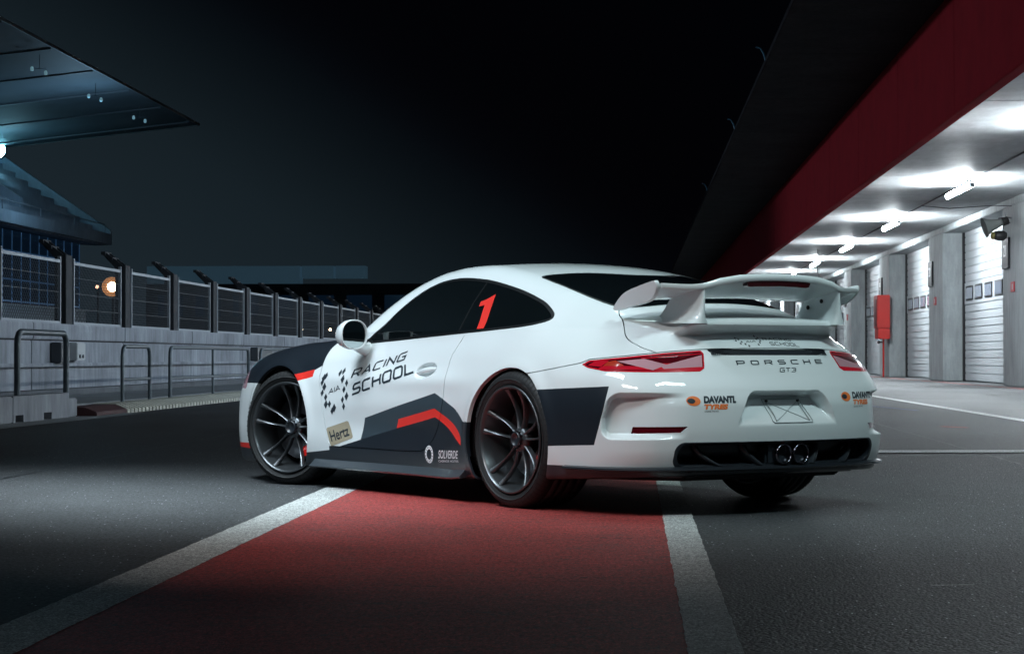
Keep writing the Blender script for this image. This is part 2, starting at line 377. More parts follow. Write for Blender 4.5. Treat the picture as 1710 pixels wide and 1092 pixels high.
# ------------------------------------------------------------------ pit building on the right
def concrete(name, col, var=.25, rough=.8, streak=True, spec=.4):
    m = bpy.data.materials.new(name); m.use_nodes = True; n = m.node_tree.nodes; l = m.node_tree.links; b = n['Principled BSDF']
    t = n.new('ShaderNodeTexCoord')
    def noise(s, sc, d=8, r=.65):
        q = n.new('ShaderNodeTexNoise'); q.inputs['Scale'].default_value = s; q.inputs['Detail'].default_value = d; q.inputs['Roughness'].default_value = r
        mp = n.new('ShaderNodeMapping'); mp.inputs['Scale'].default_value = sc; l.new(t.outputs['Object'], mp.inputs[0]); l.new(mp.outputs[0], q.inputs['Vector']); return q
    def rng(src, a, b_, c, d):
        q = n.new('ShaderNodeMapRange'); q.inputs[1].default_value = a; q.inputs[2].default_value = b_; q.inputs[3].default_value = c; q.inputs[4].default_value = d; l.new(src, q.inputs[0]); return q
    a = rng(noise(.9,(1,1,.6)).outputs['Fac'], .3, .7, 1-var, 1+var); c = rng(noise(5,(1.5,1.5,.25) if streak else (1,.3,1)).outputs['Fac'], .3, .7, 1-var*.7, 1+var*.7)
    mm = n.new('ShaderNodeMath'); mm.operation = 'MULTIPLY'; l.new(a.outputs[0], mm.inputs[0]); l.new(c.outputs[0], mm.inputs[1])
    vm = n.new('ShaderNodeVectorMath'); vm.operation = 'SCALE'; vm.inputs[0].default_value = col; l.new(mm.outputs[0], vm.inputs['Scale']); l.new(vm.outputs[0], b.inputs['Base Color'])
    b.inputs['Roughness'].default_value = rough; b.inputs['Specular IOR Level'].default_value = spec
    bp = n.new('ShaderNodeBump'); bp.inputs['Strength'].default_value = .35; bp.inputs['Distance'].default_value = .02; l.new(noise(14,(1,1,1)).outputs['Fac'], bp.inputs['Height']); l.new(bp.outputs[0], b.inputs['Normal'])
    return m
CONC = concrete('raw_concrete', (.33,.36,.37), .22); CEILC = concrete('ceiling_concrete', (.46,.48,.49), .18, .6, False)
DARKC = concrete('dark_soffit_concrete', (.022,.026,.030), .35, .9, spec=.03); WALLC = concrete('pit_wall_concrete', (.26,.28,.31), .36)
REDB = mat('red_beam_paint', (.25,.021,.030), .85, spec=.05, noise=(1.2,.16)); SLAT = mat('white_door_enamel', (.43,.46,.48), .6, noise=(.5,.04))
PANE = mat('door_window_pane', (.34,.38,.46), .15, coat=.6); FRAMEK = mat('black_window_frame', (.012,.012,.014), .4)
TUBE = mat('fluorescent_tube', (.9,.95,1), .4, emit=(.86,.95,1), estr=290); STEEL = mat('galvanised_steel', (.30,.32,.34), .42, metal=.7, noise=(6,.15))
REDBOX = mat('red_cabinet_enamel', (.55,.028,.022), .38, noise=(2,.08)); SIGNK = mat('black_sign_plate', (.010,.010,.014), .6)
pit = empty('pit_building', (0,0,0), label='concrete pit garage building with red fascia beam and white shutter doors on the right', cat='building')
S0, S1 = 53.5, 56.7; SP = 14.05; KK = range(-4, 12)
for k in KK:
    y0, y1 = S0+SP*k, S1+SP*k
    b = MB(); b.box(9.7, 10.5, y0, y1, 0, 4.64, CONC); b.build('pillar', pit, bevel=.03)
Y0, Y1 = S0-4*SP, S1+SP*11
b = MB(); b.box(9.7, 10.5, Y0, Y1, 4.642, 4.95, CONC); b.build('header_beam', pit, bevel=.02)
b = MB(); b.box(10.5, 16, Y0, Y1, 0, 4.95, CONC); b.build('garage_block', pit)
for k in KK:   # ceiling slabs with open joints
    y0 = S0+SP*k-5.2
    b = MB(); b.box(5.13, 10.4, y0+.02, y0+SP-.02, 4.83, 5.05, CEILC); b.build('ceiling_slab', pit, bevel=.015)
b = MB(); b.box(4.96, 5.14, 0, 6.98, 4.50, 6.44, REDB); fb_me = b.mesh('fascia_panel', bevel=.006)
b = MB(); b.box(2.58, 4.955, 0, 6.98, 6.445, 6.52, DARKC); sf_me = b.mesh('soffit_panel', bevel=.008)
for k in range(38):
    o = link('fascia_panel', fb_me, pit); o.location = (0, Y0-20+7.0*k, 0)
    o = link('soffit_panel', sf_me, pit); o.location = (0, Y0-20+7.0*k, 0)
b = MB(); b.box(4.99, 5.11, Y0-20, Y0-20+266, 4.53, 6.43, mat('beam_core', (.02,.005,.008), .8)); b.build('beam_core', pit)
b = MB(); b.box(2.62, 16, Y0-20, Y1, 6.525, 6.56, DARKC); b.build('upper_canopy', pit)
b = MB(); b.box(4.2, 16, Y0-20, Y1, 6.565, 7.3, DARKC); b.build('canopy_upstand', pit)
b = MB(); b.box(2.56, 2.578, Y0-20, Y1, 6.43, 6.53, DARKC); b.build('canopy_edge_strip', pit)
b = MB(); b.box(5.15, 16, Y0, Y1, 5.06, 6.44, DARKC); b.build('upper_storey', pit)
# doors
zs = [0.03]; 
while zs[-1] < 4.5: zs.append(zs[-1]+.235)
slat_me = None
WR = (10,11,12)   # slat rows replaced by the window panel
b = MB(); b.box(10.375, 10.44, 0, 10.80, 0, .226, SLAT); slat_me = b.mesh('slat', bevel=.016)
b = MB(); b.box(10.36, 10.44, 0, 10.80, 0, .692, SLAT); wpan_me = b.mesh('window_panel', bevel=.016)
b = MB(); b.box(10.335,10.358,0,1.28,0,.46, FRAMEK); wf_me = b.mesh('window_frame', bevel=.02)
b = MB(); b.box(10.325,10.3345,.07,1.21,.06,.40, PANE); wp_me = b.mesh('window_pane', bevel=.01)
b = MB(); b.box(10.30,10.40,0,.10,0,4.64, FRAMEK); gr_me = b.mesh('door_guide')
b = MB(); b.box(10.41,10.46,0,10.8,.02,4.6,SLAT); bk_me = b.mesh('backing_panel')
for k in range(-4, 9):
    d = empty('garage_door', (0, S1+SP*k+.03, 0)); d.parent = pit
    o = link('backing_panel', bk_me, d)
    for i, z in enumerate(zs[:-1]):
        if i in WR:
            if i == WR[0]:
                o = link('window_panel', wpan_me, d); o.location = (0,0,z)
            continue
        o = link('slat', slat_me, d); o.location = (0,0,z)
    zw = zs[WR[0]]+.115
    for j in range(6):
        f = link('window_frame', wf_me, d); f.location = (0, .26+j*1.76, zw)
        f = link('window_pane', wp_me, d); f.location = (0, .26+j*1.76, zw)
    for y in (-.02, 10.72):
        f = link('door_guide', gr_me, d); f.location = (0, y, 0)
# number plates and small red signs on the pillars
def plane_text(name, text, x, yc, zc, hgt, m, parent, stretch=1., bold=.01):
    vs, fs = font_shape(text, bold); a = np.array(vs); lo = a.min(0); hi = a.max(0); s = hgt/(hi[1]-lo[1])
    P = [(x, yc+(hi[0]+lo[0]-2*p[0])/2*s*stretch, zc+(p[1]-(hi[1]+lo[1])/2)*s) for p in a]
    b = MB(); b.add(P, fs, m); return b.build(name, parent, recalc=False)
SIGNW = mat('sign_white', (.55,.55,.58), .4); SIGNR = mat('sign_red', (.5,.03,.04), .4)
nums = {0:'21', 1:'20', 2:'19', 3:'18', 4:'17'}
for k in range(0, 6):
    y1 = S1+SP*k
    t = empty('garage_number_sign', (9.69, y1-.65, 3.45), label=['tall black garage number plate reading 21 on the nearest pillar','tall black number plate on the second pillar from the right','tall black number plate on the pillar above the red cabinet','tall black number plate on the fourth pillar from the right','far black number plate on the fifth pillar','farthest black number plate on the sixth pillar'][k], cat='sign', group='number plates on the garage pillars')
    b = MB(); b.box(-.05,.008,-.45,.45,-.40,.40, SIGNK); b.build('plate', t, bevel=.008)
    if k in nums:
        o = plane_text('number', nums[k], -.053, 0, .06, .30, SIGNW, t)
    t2 = empty('fire_notice', (9.69, y1-1.55, 2.55), label=['small red notice on the nearest pillar below the 21 plate','small red notice on the second pillar from the right','small red notice on the pillar behind the red cabinet','small red notice on the fourth pillar from the right','small far red notice on the fifth pillar','tiny farthest red notice on the sixth pillar'][k], cat='sign', group='red notices on the garage pillars')
    b = MB(); b.box(-.02,.008,-.24,.24,-.13,.13, SIGNR); b.build('plate', t2, bevel=.004)
    b = MB(); b.box(-.024,-.021,-.10,.02,-.07,.07, SIGNW); b.build('pictogram', t2)
# red hydrant cabinet with pipe
cb = empty('fire_cabinet', (9.45, 81.6, 1.44), label='red fire hose cabinet on the third garage pillar with red pipe below', cat='cabinet')
b = MB(); b.box(-.235,.24,-.35,.9,.40,1.66, REDBOX); b.build('cabinet_body', cb, bevel=.02)
b = MB(); b.box(-.20,.24,-.33,.88,0,.395, REDBOX); b.build('lower_box', cb, bevel=.02)
b = MB(); b.box(-.20,.20,-.375,-.352,.46,1.60, REDBOX); b.build('cabinet_door', cb, bevel=.01)
b = MB(); b.box(-.25,-.236,-.10,.55,.5,1.5, mat('shaded_red_enamel',(.16,.01,.015),.35)); b.build('side_panel', cb)  # darker red panel paints the shade on the cabinet's side face
b = MB(); b.tube([(.03,0,0),(.03,0,-1.44)], .035, REDBOX, 10); b.tube([(-.15,0,-.12),(.03,0,-.12)], .025, mat('dark_valve',(.03,.03,.03),.5), 8); b.tube([(-.15,-.06,-.12),(-.15,.06,-.12)], .06, mat('dark_valve'), 8); b.build('supply_pipe', cb)
# fluorescent lamps
for k in range(-2, 11):
    yc = 49.6+13.0*k
    names = {0:'nearest lit fluorescent tube under the garage ceiling',1:'second lit fluorescent tube from the right under the garage ceiling',2:'third lit fluorescent tube from the right under the garage ceiling',3:'fourth lit fluorescent tube along the garage ceiling',4:'fifth lit fluorescent tube just above the rear wing'}
    t = empty('ceiling_lamp', (7.50, yc, 4.585), label=names.get(k, ('lit fluorescent tube number %s from the near end, far down the garage ceiling' % {5:'six',6:'seven',7:'eight',8:'nine',9:'ten',10:'eleven'}.get(k,'')) if k > 0 else {-1:'lit fluorescent tube whose glow enters at the right edge above the nearest pillar',-2:'lit fluorescent tube overhead well outside the right edge, closest to the car'}.get(k, '')), cat='lamp', group='fluorescent lamps under the garage ceiling')
    b = MB(); b.box(-.03,.03,-1.85,1.85,.06,.10, STEEL)
    for yy in (-1.2,1.2): b.box(-.012,.012,yy-.012,yy+.012,.09,.245, STEEL); b.build('housing', t, bevel=.01)
    b = MB(); b.tube([(0,-1.75,0),(0,1.75,0)], .065, TUBE, 12); b.build('tube', t)
    for ye in (-1.80,1.80):
        b = MB(); b.box(-.05,.05,ye-.04,ye+.04,-.06,.04, STEEL); b.build('end_cap', t)
CAB = mat('dark_conduit', (.04,.04,.045), .6)
b = MB(); b.tube([(7.72,-5,4.80),(7.72,Y1,4.80)], .018, CAB, 6); tag(b.build('ceiling_conduit'), 'thin dark cable conduit running along the row of ceiling lamps', 'conduit')
b = MB(); b.tube([(7.7,57.5,4.79),(8.4,57.2,4.70),(9.2,56.0,4.68),(9.62,54.9,4.60)], .012, CAB, 6); tag(b.build('speaker_cable'), 'slack black cable strung from the ceiling conduit to the horn speaker', 'cable')
for x_, y_ in ((7.05,81.5),(6.95,81)):
    b = MB(); b.tube([(x_,y_,4.83),(x_,y_,3.5 if x_>7 else 3.9)], .012, CAB, 6); tag(b.build('hanging_rod'), 'longer thin rod hanging from the garage ceiling' if x_ > 7 else 'shorter thin rod hanging from the garage ceiling', 'rod')
# horn loudspeaker
HORN = mat('grey_horn_enamel', (.26,.28,.27), .45, noise=(5,.1))
hs = empty('horn_speaker', (9.66, 55.3, 4.28), label='grey horn loudspeaker pointing left on the nearest garage pillar', cat='speaker')
b = MB()
prof = [(.27,-.95),(.26,-.93),(.205,-.84),(.155,-.70),(.12,-.52),(.095,-.38),(.085,-.30),(.0,-.30)]
b.lathe(prof+[], HORN, 'x', 36); b.lathe([(.27,-.95),(.25,-.93),(.19,-.82),(.14,-.68),(.10,-.5),(.06,-.4),(0,-.36)], mat('horn_inside',(.10,.11,.11),.6), 'x', 36)
o = b.build('horn', hs, recalc=False); o.rotation_euler = (0, R(-17), R(4)); o.scale = (.74,1,1)
b = MB(); b.lathe([(.0,-.30),(.10,-.30),(.11,-.27),(.11,-.12),(.09,-.08),(0,-.08)], mat('dark_driver',(.03,.03,.03),.5), 'x', 24); o = b.build('driver', hs); o.rotation_euler = (0, R(-17), R(4)); o.scale = (.74,1,1)
b = MB(); b.tube([(-.3,0,.02),(-.1,.05,.05),(.04,.1,.05)], .025, STEEL, 8); b.tube([(-.12,.05,.18),(-.12,.05,-.1)], .015, STEEL, 8); b.build('bracket', hs)
fl = empty('wall_floodlight', (9.45, 55.2, 3.86), label='small dark round floodlight hanging below the horn speaker', cat='lamp')
b = MB(); b.lathe([(0,-.22),(.11,-.20),(.13,-.12),(.13,.02),(.07,.10),(0,.10)], mat('dark_driver'), 'x', 20); b.build('housing', fl)
b = MB(); b.lathe([(.05,-.30),(.09,-.29),(.10,-.21),(0,-.20)], mat('brass_rim',(.30,.26,.10),.35,metal=.6), 'x', 20); b.build('lens_ring', fl)
b = MB(); b.tube([(0,0,.1),(.02,.02,.25),(.2,.1,.34)], .012, CAB, 6); b.build('cable', fl)
# hooks along the canopy edge
for i, (y_, lab) in enumerate(((41.5,'first blue edge lamp hook on the dark canopy, nearest'),(54.0,'second blue edge lamp hook down the dark canopy'),(74.0,'third and farthest blue edge lamp hook on the dark canopy'))):
    b = MB(); b.tube([(2.57,y_,6.50),(2.54,y_,6.62),(2.47,y_,6.74),(2.38,y_,6.76)], .02, mat('blue_hook',(.10,.30,.45),.4,metal=.3), 8); tag(b.build('edge_hook'), lab, 'hook', 'hooks on the canopy edge')

# ------------------------------------------------------------------ left side: kerb, low wall, pit wall, railings
SLABC = concrete('walkway_concrete', (.20,.22,.23), .2); 
b = MB(); b.box(-9.5,-7.32,20,170,0,.14, SLABC); b.build('walkway', kind='structure', bevel=.01)
b = MB(); b.add([(-7.3,16,.006),(-6.70,16,.006),(-6.55,28.5,.006),(-7.3,28.5,.006)], [(0,1,2,3)], SLABC); b.build('gutter_strip', kind='structure', recalc=False)
lw = empty('low_barrier_wall', (0,0,0), label='low pale concrete barrier with two small square openings at the left edge', cat='wall')
b = MB()
b.box(-7.30,-7.06,14,24.0,0,.31, WALLC); b.build('wall_block', lw, bevel=.015)
b = MB(); b.box(-7.30,-7.06,24.01,26.42,.09,.31, WALLC)
for y0_, y1_ in ((24.01,24.1),(24.42,25.28),(25.62,26.42)): b.box(-7.30,-7.06,y0_,y1_,0,.091, WALLC)
b.build('wall_block', lw)
b = MB(); b.box(-7.32,-7.07,26.45,26.86,0,.24, WALLC); b.build('wall_block', lw, bevel=.015)
KW = mat('white_kerb_concrete', (.50,.50,.43), .7, noise=(8,.15)); KR = mat('red_kerb_paint', (.065,.022,.024), .7, noise=(8,.25))
kb = empty('rumble_kerb', (0,0,0), label='ribbed white rumble kerb with a dark red end beside the lane', cat='kerb')
def wedge(b, y0, y1, m, zt=.13, x1=-6.83):
    b.prism([(x1,0),(x1,.055),(-7.0,zt),(-7.30,zt),(-7.30,0)], y0, y1, m, 1)
b = MB(); wedge(b, 26.90, 28.55, KR, .12); b.build('red_end', kb, bevel=.01)
b = MB()
for i in range(200):
    y = 28.57+i*.22; wedge(b, y, y+.15, KW); wedge(b, y+.15, y+.22, KW, .10, -6.87)
b.build('rib', kb, kind='stuff')
pw = empty('pit_wall', (0,0,0), label='long grey concrete pit wall carrying the debris fence on the left', cat='wall')
for i in range(22):
    y = 15+i*6.1
    b = MB(); b.box(-9.9,-9.5,y+.012,y+6.088,0,1.02, WALLC); b.build('wall_panel', pw, bevel=.012)
    b = MB(); b.box(-9.92,-9.47,y+.012,y+6.088,1.045,1.31, WALLC); b.build('coping_panel', pw, bevel=.012)
b = MB(); b.box(-9.88,-9.52,15,149,1.0,1.06, mat('dark_wall_joint',(.03,.03,.035),.9)); b.build('joint', pw)  # dark filler strip in the joint below the coping
b = MB(); b.box(-9.5,-9.40,15,149,.60,.66, WALLC); b.build('ledge', pw, bevel=.01)
b = MB(); b.box(-9.5,-9.15,15,149,.14,.24, concrete('dark_plinth',(.10,.11,.12))); b.build('plinth', pw, bevel=.01)
# railings
RAIL = mat('grey_painted_rail', (.11,.14,.16), .4, metal=.3, noise=(9,.15))
def hoop(y0, y1, zb, zt, mids=(), posts=(), lab='', rad=.028):
    t = empty('railing', (-7.2, y0, zb), label=lab, cat='railing', group='tubular railings along the walkway')
    r = .14; L = y1-y0; h = zt-zb
    pts = [(0,0,0),(0,0,h-r)]+[(0,r-r*math.cos(a),h-r+r*math.sin(a)) for a in (R(30),R(60))]+[(0,r,h),(0,L-r,h)]+[(0,L-r+r*math.sin(a),h-r+r*math.cos(a)) for a in (R(30),R(60))]+[(0,L,h-r),(0,L,0)]
    b = MB(); b.tube(pts, rad, RAIL, 10); b.build('frame', t)
    for z in mids:
        b = MB(); b.tube([(0,0,z-zb),(0,L,z-zb)], rad*.8, RAIL, 8); b.build('mid_rail', t)
    for y in posts:
        b = MB(); b.tube([(0,y-y0,0),(0,y-y0,h)], rad*.8, RAIL, 8); b.build('post', t)
hoop(24.64,26.8,.31,1.055,(),(),'bent tube hoop railing standing on the low barrier at the far left', .038)
hoop(29.8,31.5,.12,.91,(.44,),(),'narrow two rail hoop railing at the red kerb end')
hoop(32.9,39.7,.12,.91,(.43,),(36.3,),'long two rail railing with centre post left of the car')
hoop(41.0,51.7,.12,.91,(.43,),(44.5,48.1),'farther long railing partly hidden by the car bonnet')
# sockets on the wall
for y_, z0_, z1_, m_, lab in ((35.35,.70,1.0,mat('grey_socket_box',(.42,.45,.46),.5),'pale grey socket box on the pit wall with two sockets'),(34.35,.66,1.0,mat('dark_socket_box',(.05,.06,.07),.5),'dark junction box on the pit wall behind the first hoop railing'),(52.6,.66,1.0,mat('dark_socket_box'),'far dark junction box on the pit wall above the long railing')):
    t = empty('wall_box', (-9.39, y_, z0_), label=lab, cat='box', group='junction boxes on the pit wall')
    b = MB(); b.box(-.10,.08,0,.55 if y_ != 52.6 else 2.2,0,z1_-z0_, m_); b.build('housing', t, bevel=.015)
    if y_ == 35.35:
        for yy in (.16,.36):
            b = MB(); b.lathe([(0,.0),(.03,.0),(.03,.02),(0,.02)], mat('dark_socket_box'), 'x', 12, c=(.08,yy,.07)); b.build('socket', t)
# debris fence
FST = mat('galvanised_fence', (.26,.30,.34), .5, metal=.3, noise=(5,.12)); POST = mat('dark_fence_post', (.014,.018,.024), .75); WIRE = mat('dark_mesh_wire', (.085,.095,.105), .6)
fc = empty('debris_fence', (-9.62,0,1.31), label='tall galvanised debris fence panels with dark posts on top of the pit wall', cat='fence')
W_, Hf = 3.36, 1.08
b = MB()
for x_ in (0, W_): b.box(-.025,.025,x_-.025,x_+.025,0,Hf+.06, FST)
b.box(-.02,.02,0,W_,0,.05, FST); b.box(-.02,.02,0,W_,Hf-.05,Hf, FST)
pf_me = b.mesh('panel_frame', bevel=0)
b = MB(); st = .10; tw = .0028
def bar(b, y0,z0,y1,z1,w=tw):
    dy, dz = y1-y0, z1-z0; l_ = math.hypot(dy,dz); ny, nz = -dz/l_*w, dy/l_*w
    b.add([(0,y0+ny,z0+nz),(0,y1+ny,z1+nz),(0,y1-ny,z1-nz),(0,y0-ny,z0-nz),(.006,y0,z0),(.006,y1,z1)], [(0,1,2,3),(0,4,5,1),(3,2,5,4)], WIRE)
y = -Hf
while y < W_:
    for sgn in (1,-1):
        a0, z0 = (y, .03); a1, z1 = (y+Hf, Hf-.03)
        if sgn < 0: z0, z1 = z1, z0
        p0, p1 = a0, a1; q0, q1 = z0, z1
        if p0 < .02: f_ = (.02-p0)/(p1-p0); q0 += (q1-q0)*f_; p0 = .02
        if p1 > W_-.02: f_ = (W_-.02-p0)/(p1-p0); q1 = q0+(q1-q0)*f_; p1 = W_-.02
        if p1-p0 > .01: bar(b, p0, q0, p1, q1)
    y += st
for z in (.27,.54,.81): b.box(-.004,.004,.02,W_-.02,z-.004,z+.004, WIRE)
mesh_me = b.mesh('wire_mesh')
b = MB(); b.box(-.10,.10,.10,.50,-.02,Hf+.10, POST); post_me = b.mesh('fence_post', bevel=.01)
b = MB()
for yo in (.12,.44): 
    b.prism([(-.05,Hf+.0),(.05,Hf+.1),(-.30,Hf+.36),(-.35,Hf+.31)], yo-.02, yo+.02, POST, 1)
for q_ in (.10,.24): b.box(-.08-q_-.04,-.04-q_,.06,.54,Hf+.12+q_*.74,Hf+.18+q_*.74, POST)
arm_me = b.mesh('outrigger_arm')
for k in range(-4, 26):
    y = 32.0+4.235*k
    for nm, me_ in (('panel_frame',pf_me),('wire_mesh',mesh_me)):
        o = link(nm, me_, fc); o.location = (0, y, 0)
        if nm == 'wire_mesh': o['kind'] = 'stuff'
    for nm, me_ in (('fence_post',post_me),('outrigger_arm',arm_me)):
        o = link(nm, me_, fc); o.location = (-.05, y+W_+.14, 0)

# ------------------------------------------------------------------ grandstand, upper left
TEAL = mat('grandstand_roof_panel', (.075,.10,.12), .7, noise=(.35,.3)); GSC = concrete('grandstand_concrete', (.30,.36,.42), .15)
GLB = mat('grandstand_glazing', (.015,.03,.05), .12, coat=.5, emit=(.05,.16,.36), estr=.03); MUL = mat('blue_lit_mullion', (.12,.26,.45), .4, emit=(.10,.28,.60), estr=.10)  # mullions glow faintly, blue light put into their material
gs = empty('grandstand', (0,0,0), label='tall concrete grandstand with stepped seating and glazed lower storey beyond the fence', cat='grandstand')
# seating rows
b = MB()
def zrow(i): return 7.15+i*.46
for i in range(24):
    x = -27.4-i*.68
    b.box(x-.68, x, 55, 109.6, zrow(i)-.6, zrow(i), GSC)
b.build('seating_tier', gs)
b = MB(); b.box(-27.4,-27.15,55,110.0,6.6,7.16, GSC); b.build('parapet', gs, bevel=.02)
b = MB(); b.prism([(-27.16,6.6),(-27.16,7.35),(-44,18.9),(-44,6.6)], 109.62, 110.0, GSC, 1); b.build('end_wall', gs)
for y_ in (90, 97):
    b = MB(); b.prism([(-28.2,8.1),(-30.8,9.8),(-30.8,9.0),(-28.2,7.4)], y_, y_+.4, GSC, 1); b.build('stair_wall', gs)
b = MB(); b.box(-44,-28.6,55,109,0,6.6, GLB); b.build('lower_storey', gs)
for i in range(36):
    b = MB(); b.box(-28.6,-28.58,108.9-i*1.5,109.0-i*1.5,3.2,6.6, MUL); b.build('mullion', gs)
for z in (3.3,4.3,5.6): 
    b = MB(); b.box(-28.6,-28.575,55,109,z,z+.08, MUL); b.build('transom', gs)
b = MB(); b.box(-28.75,-28.3,55,109.2,0,3.2, GSC); b.build('base_wall', gs)
for i in range(9):
    b = MB(); b.tube([(-27.27, 109-i*6,7.16),(-27.27,109-i*6,7.6)], .03, FST, 6); b.tube([(-27.27,109-i*6,7.6),(-27.27,103-i*6,7.6)], .03, FST, 6); b.build('handrail', gs)
# roof
rf = empty('grandstand_roof', (0,0,0), label='large cantilevered grandstand roof with a pointed far corner over the upper left', cat='roof')
def zr(x): return 12.83+(x+22.6)*.108
b = MB(); b.prism([(-22.6,zr(-22.6)),(-22.6,zr(-22.6)+.08),(-60,zr(-60)+.9),(-60,zr(-60))], 30, 110, TEAL, 1); b.build('roof_panel', rf)
b = MB(); b.box(-22.60,-22.55,30,110.1,12.80,12.93, mat('roof_edge_trim',(.22,.24,.24),.5,metal=.2)); b.build('edge_trim', rf)
b = MB(); b.box(-60,-22.45,110.0,110.12,8.0 if False else 12.6,13.2, mat('roof_edge_trim')) if False else b.prism([(-22.6,zr(-22.6)-.02),(-22.6,zr(-22.6)+.1),(-60,zr(-60)+.1),(-60,zr(-60)-.02)],110.01,110.15,mat('roof_edge_trim'),1); b.build('end_trim', rf)
LAMPG = mat('dim_roof_lamp', (.3,.6,.7), .4, emit=(.45,.85,1), estr=.2)
for i, y in enumerate((100.2, 91.8, 83.0)):
    t = empty('roof_spotlight', (-23.4, y, zr(-23.4)-.55), label=['pair of small spotlights under the roof, nearest its pointed corner','middle pair of small spotlights under the roof','left pair of small spotlights under the roof'][i], cat='lamp', group='spotlight pairs under the grandstand roof')
    for dx in (-.3,.25):
        b = MB(); b.lathe([(0,.10),(.05,.08),(.07,0),(.06,-.08),(0,-.10)], LAMPG, 'z', 14, c=(dx,0,-.15-dx*.3)); b.build('lamp_head', t)
    b = MB(); b.tube([(0,0,-.05),(0,0,.5)], .012, TEAL, 6); b.box(-.30,.25,-.015,.015,-.06,-.04, TEAL); b.build('bracket', t)
RIBM = mat('roof_rib_steel', (.12,.14,.16), .5)
for i in range(11):
    b = MB(); y_ = 108-i*6.5; b.prism([(-22.7,zr(-22.7)-.07),(-22.7,zr(-22.7)-.01),(-58,zr(-58)-.01),(-58,zr(-58)-.07)], y_, y_+.12, RIBM, 1); b.build('roof_rib', rf)
# floodlight at the left edge
BL = mat('cyan_floodlight_glass', (.5,.9,1), .3, emit=(.25,.78,1), estr=60)
t = empty('stadium_floodlight', (-33.0,109.2,11.5), label='bright cyan floodlight glaring at the left edge under the grandstand roof', cat='lamp')
b = MB(); b.lathe([(0,-.05),(.42,-.05),(.42,0),(0,0)], BL, 'y', 24); b.build('lens', t)
b = MB(); b.lathe([(.45,-.08),(.48,.1),(.25,.5),(0,.55)], POST, 'y', 24); b.tube([(0,.3,0),(0,.3,.3)], .05, POST, 8); b.build('housing', t)
pl = bpy.data.lights.new('floodlight_source', 'POINT'); pl.energy = 170; pl.color = (.35,.8,1); pl.shadow_soft_size = 1.2
plo = bpy.data.objects.new('floodlight_source', pl); COL.objects.link(plo); plo.location = (-31.0,104,10.7)
pl2 = bpy.data.lights.new('roof_spot_source', 'POINT'); pl2.energy = 420; pl2.color = (.40,.72,1); pl2.shadow_soft_size = .4
plo2 = bpy.data.objects.new('roof_spot_source', pl2); COL.objects.link(plo2); plo2.location = (-23.6,92,9.6)
# far buildings
FB = mat('far_blue_lit_cladding', (.10,.17,.25), .6, noise=(.12,.15), emit=(.10,.22,.32), estr=.14); FBD = mat('far_dark_cladding', (.03,.035,.042), .7, noise=(.3,.3))  # cladding emission stands in for the blue light on the facade
fb = empty('far_paddock_building', (0,200,0), label='long low building with dim blue lit upper band far beyond the fence', cat='building')
b = MB(); b.box(-46,-31.4,0,2,7.7,9.35, FB); b.build('blue_band', fb)
b = MB(); b.box(-31.2,-28.2,0,2,8.2,9.35, FB); b.build('blue_window', fb)
b = MB(); b.box(-28.0,-25.2,0,2,8.2,9.35, FB); b.build('blue_window', fb)
b = MB(); b.box(-46.2,-12,.5,14.5,0,7.68, FBD); b.build('ground_storey', fb)
for i in range(9):
    b = MB(); b.box(-45+i*3.6,-42.6+i*3.6,.3,.48,4.6,6.6, GLB); b.build('window', fb)
t = empty('warm_floodlight', (-22.2,90,3.75), label='warm white floodlight shining through the debris fence', cat='lamp')
WL = mat('warm_lamp_glass', (1,.8,.6), .3, emit=(1,.72,.48), estr=40)
b = MB(); b.lathe([(0,-.02),(.20,-.02),(.20,.02),(0,.02)], WL, 'y', 20); b.build('lens', t)
b = MB(); b.lathe([(.21,-.03),(.22,.1),(0,.3)], POST, 'y', 20); b.tube([(0,.2,0),(0,.2,-3.75)], .07, POST, 8); b.build('mast', t)
HALO = mat('warm_halo_glow', (1,.6,.3), .4, emit=(1,.42,.16), estr=.55)
b = MB(); b.lathe([(.205,-.025),(.40,-.10),(.42,-.09),(.22,.0)], HALO, 'y', 24); b.build('halo_ring', t)  # glowing ring added around the lens as the lamp's orange halo
t = empty('warm_floodlight', (-22.85,90,3.75), label='smaller dimmer warm lamp just left of the bright warm floodlight', cat='lamp')
b = MB(); b.lathe([(0,-.02),(.07,-.02),(.07,.02),(0,.02)], mat('warm_lamp_dim',(1,.6,.4),.3,emit=(1,.55,.35),estr=3.5), 'y', 16); b.build('lens', t)
b = MB(); b.lathe([(.08,-.03),(.09,.1),(0,.2)], POST, 'y', 16); b.tube([(0,.15,0),(0,.15,-3.75)], .05, POST, 8); b.build('mast', t)
for px_, py_, r_, lab in ((-17.1,120,.09,'tiny warm lamp glowing beside the far end of the fence'),(-18.7,120,.05,'faint orange lamp left of the tiny warm lamp by the far fence')):
    t = empty('distant_lamp', (px_,py_,2.3), label=lab, cat='lamp'); b = MB(); b.lathe([(0,-r_),(r_*.7,-r_*.7),(r_,0),(r_*.7,r_*.7),(0,r_)], mat('small_warm_lamp',(1,.8,.5),.4,emit=(1,.78,.5),estr=12), 'y', 12); b.build('globe', t)
    b = MB(); b.tube([(0,.1,0),(0,.1,-2.3)], .04, POST, 6); b.build('post', t)
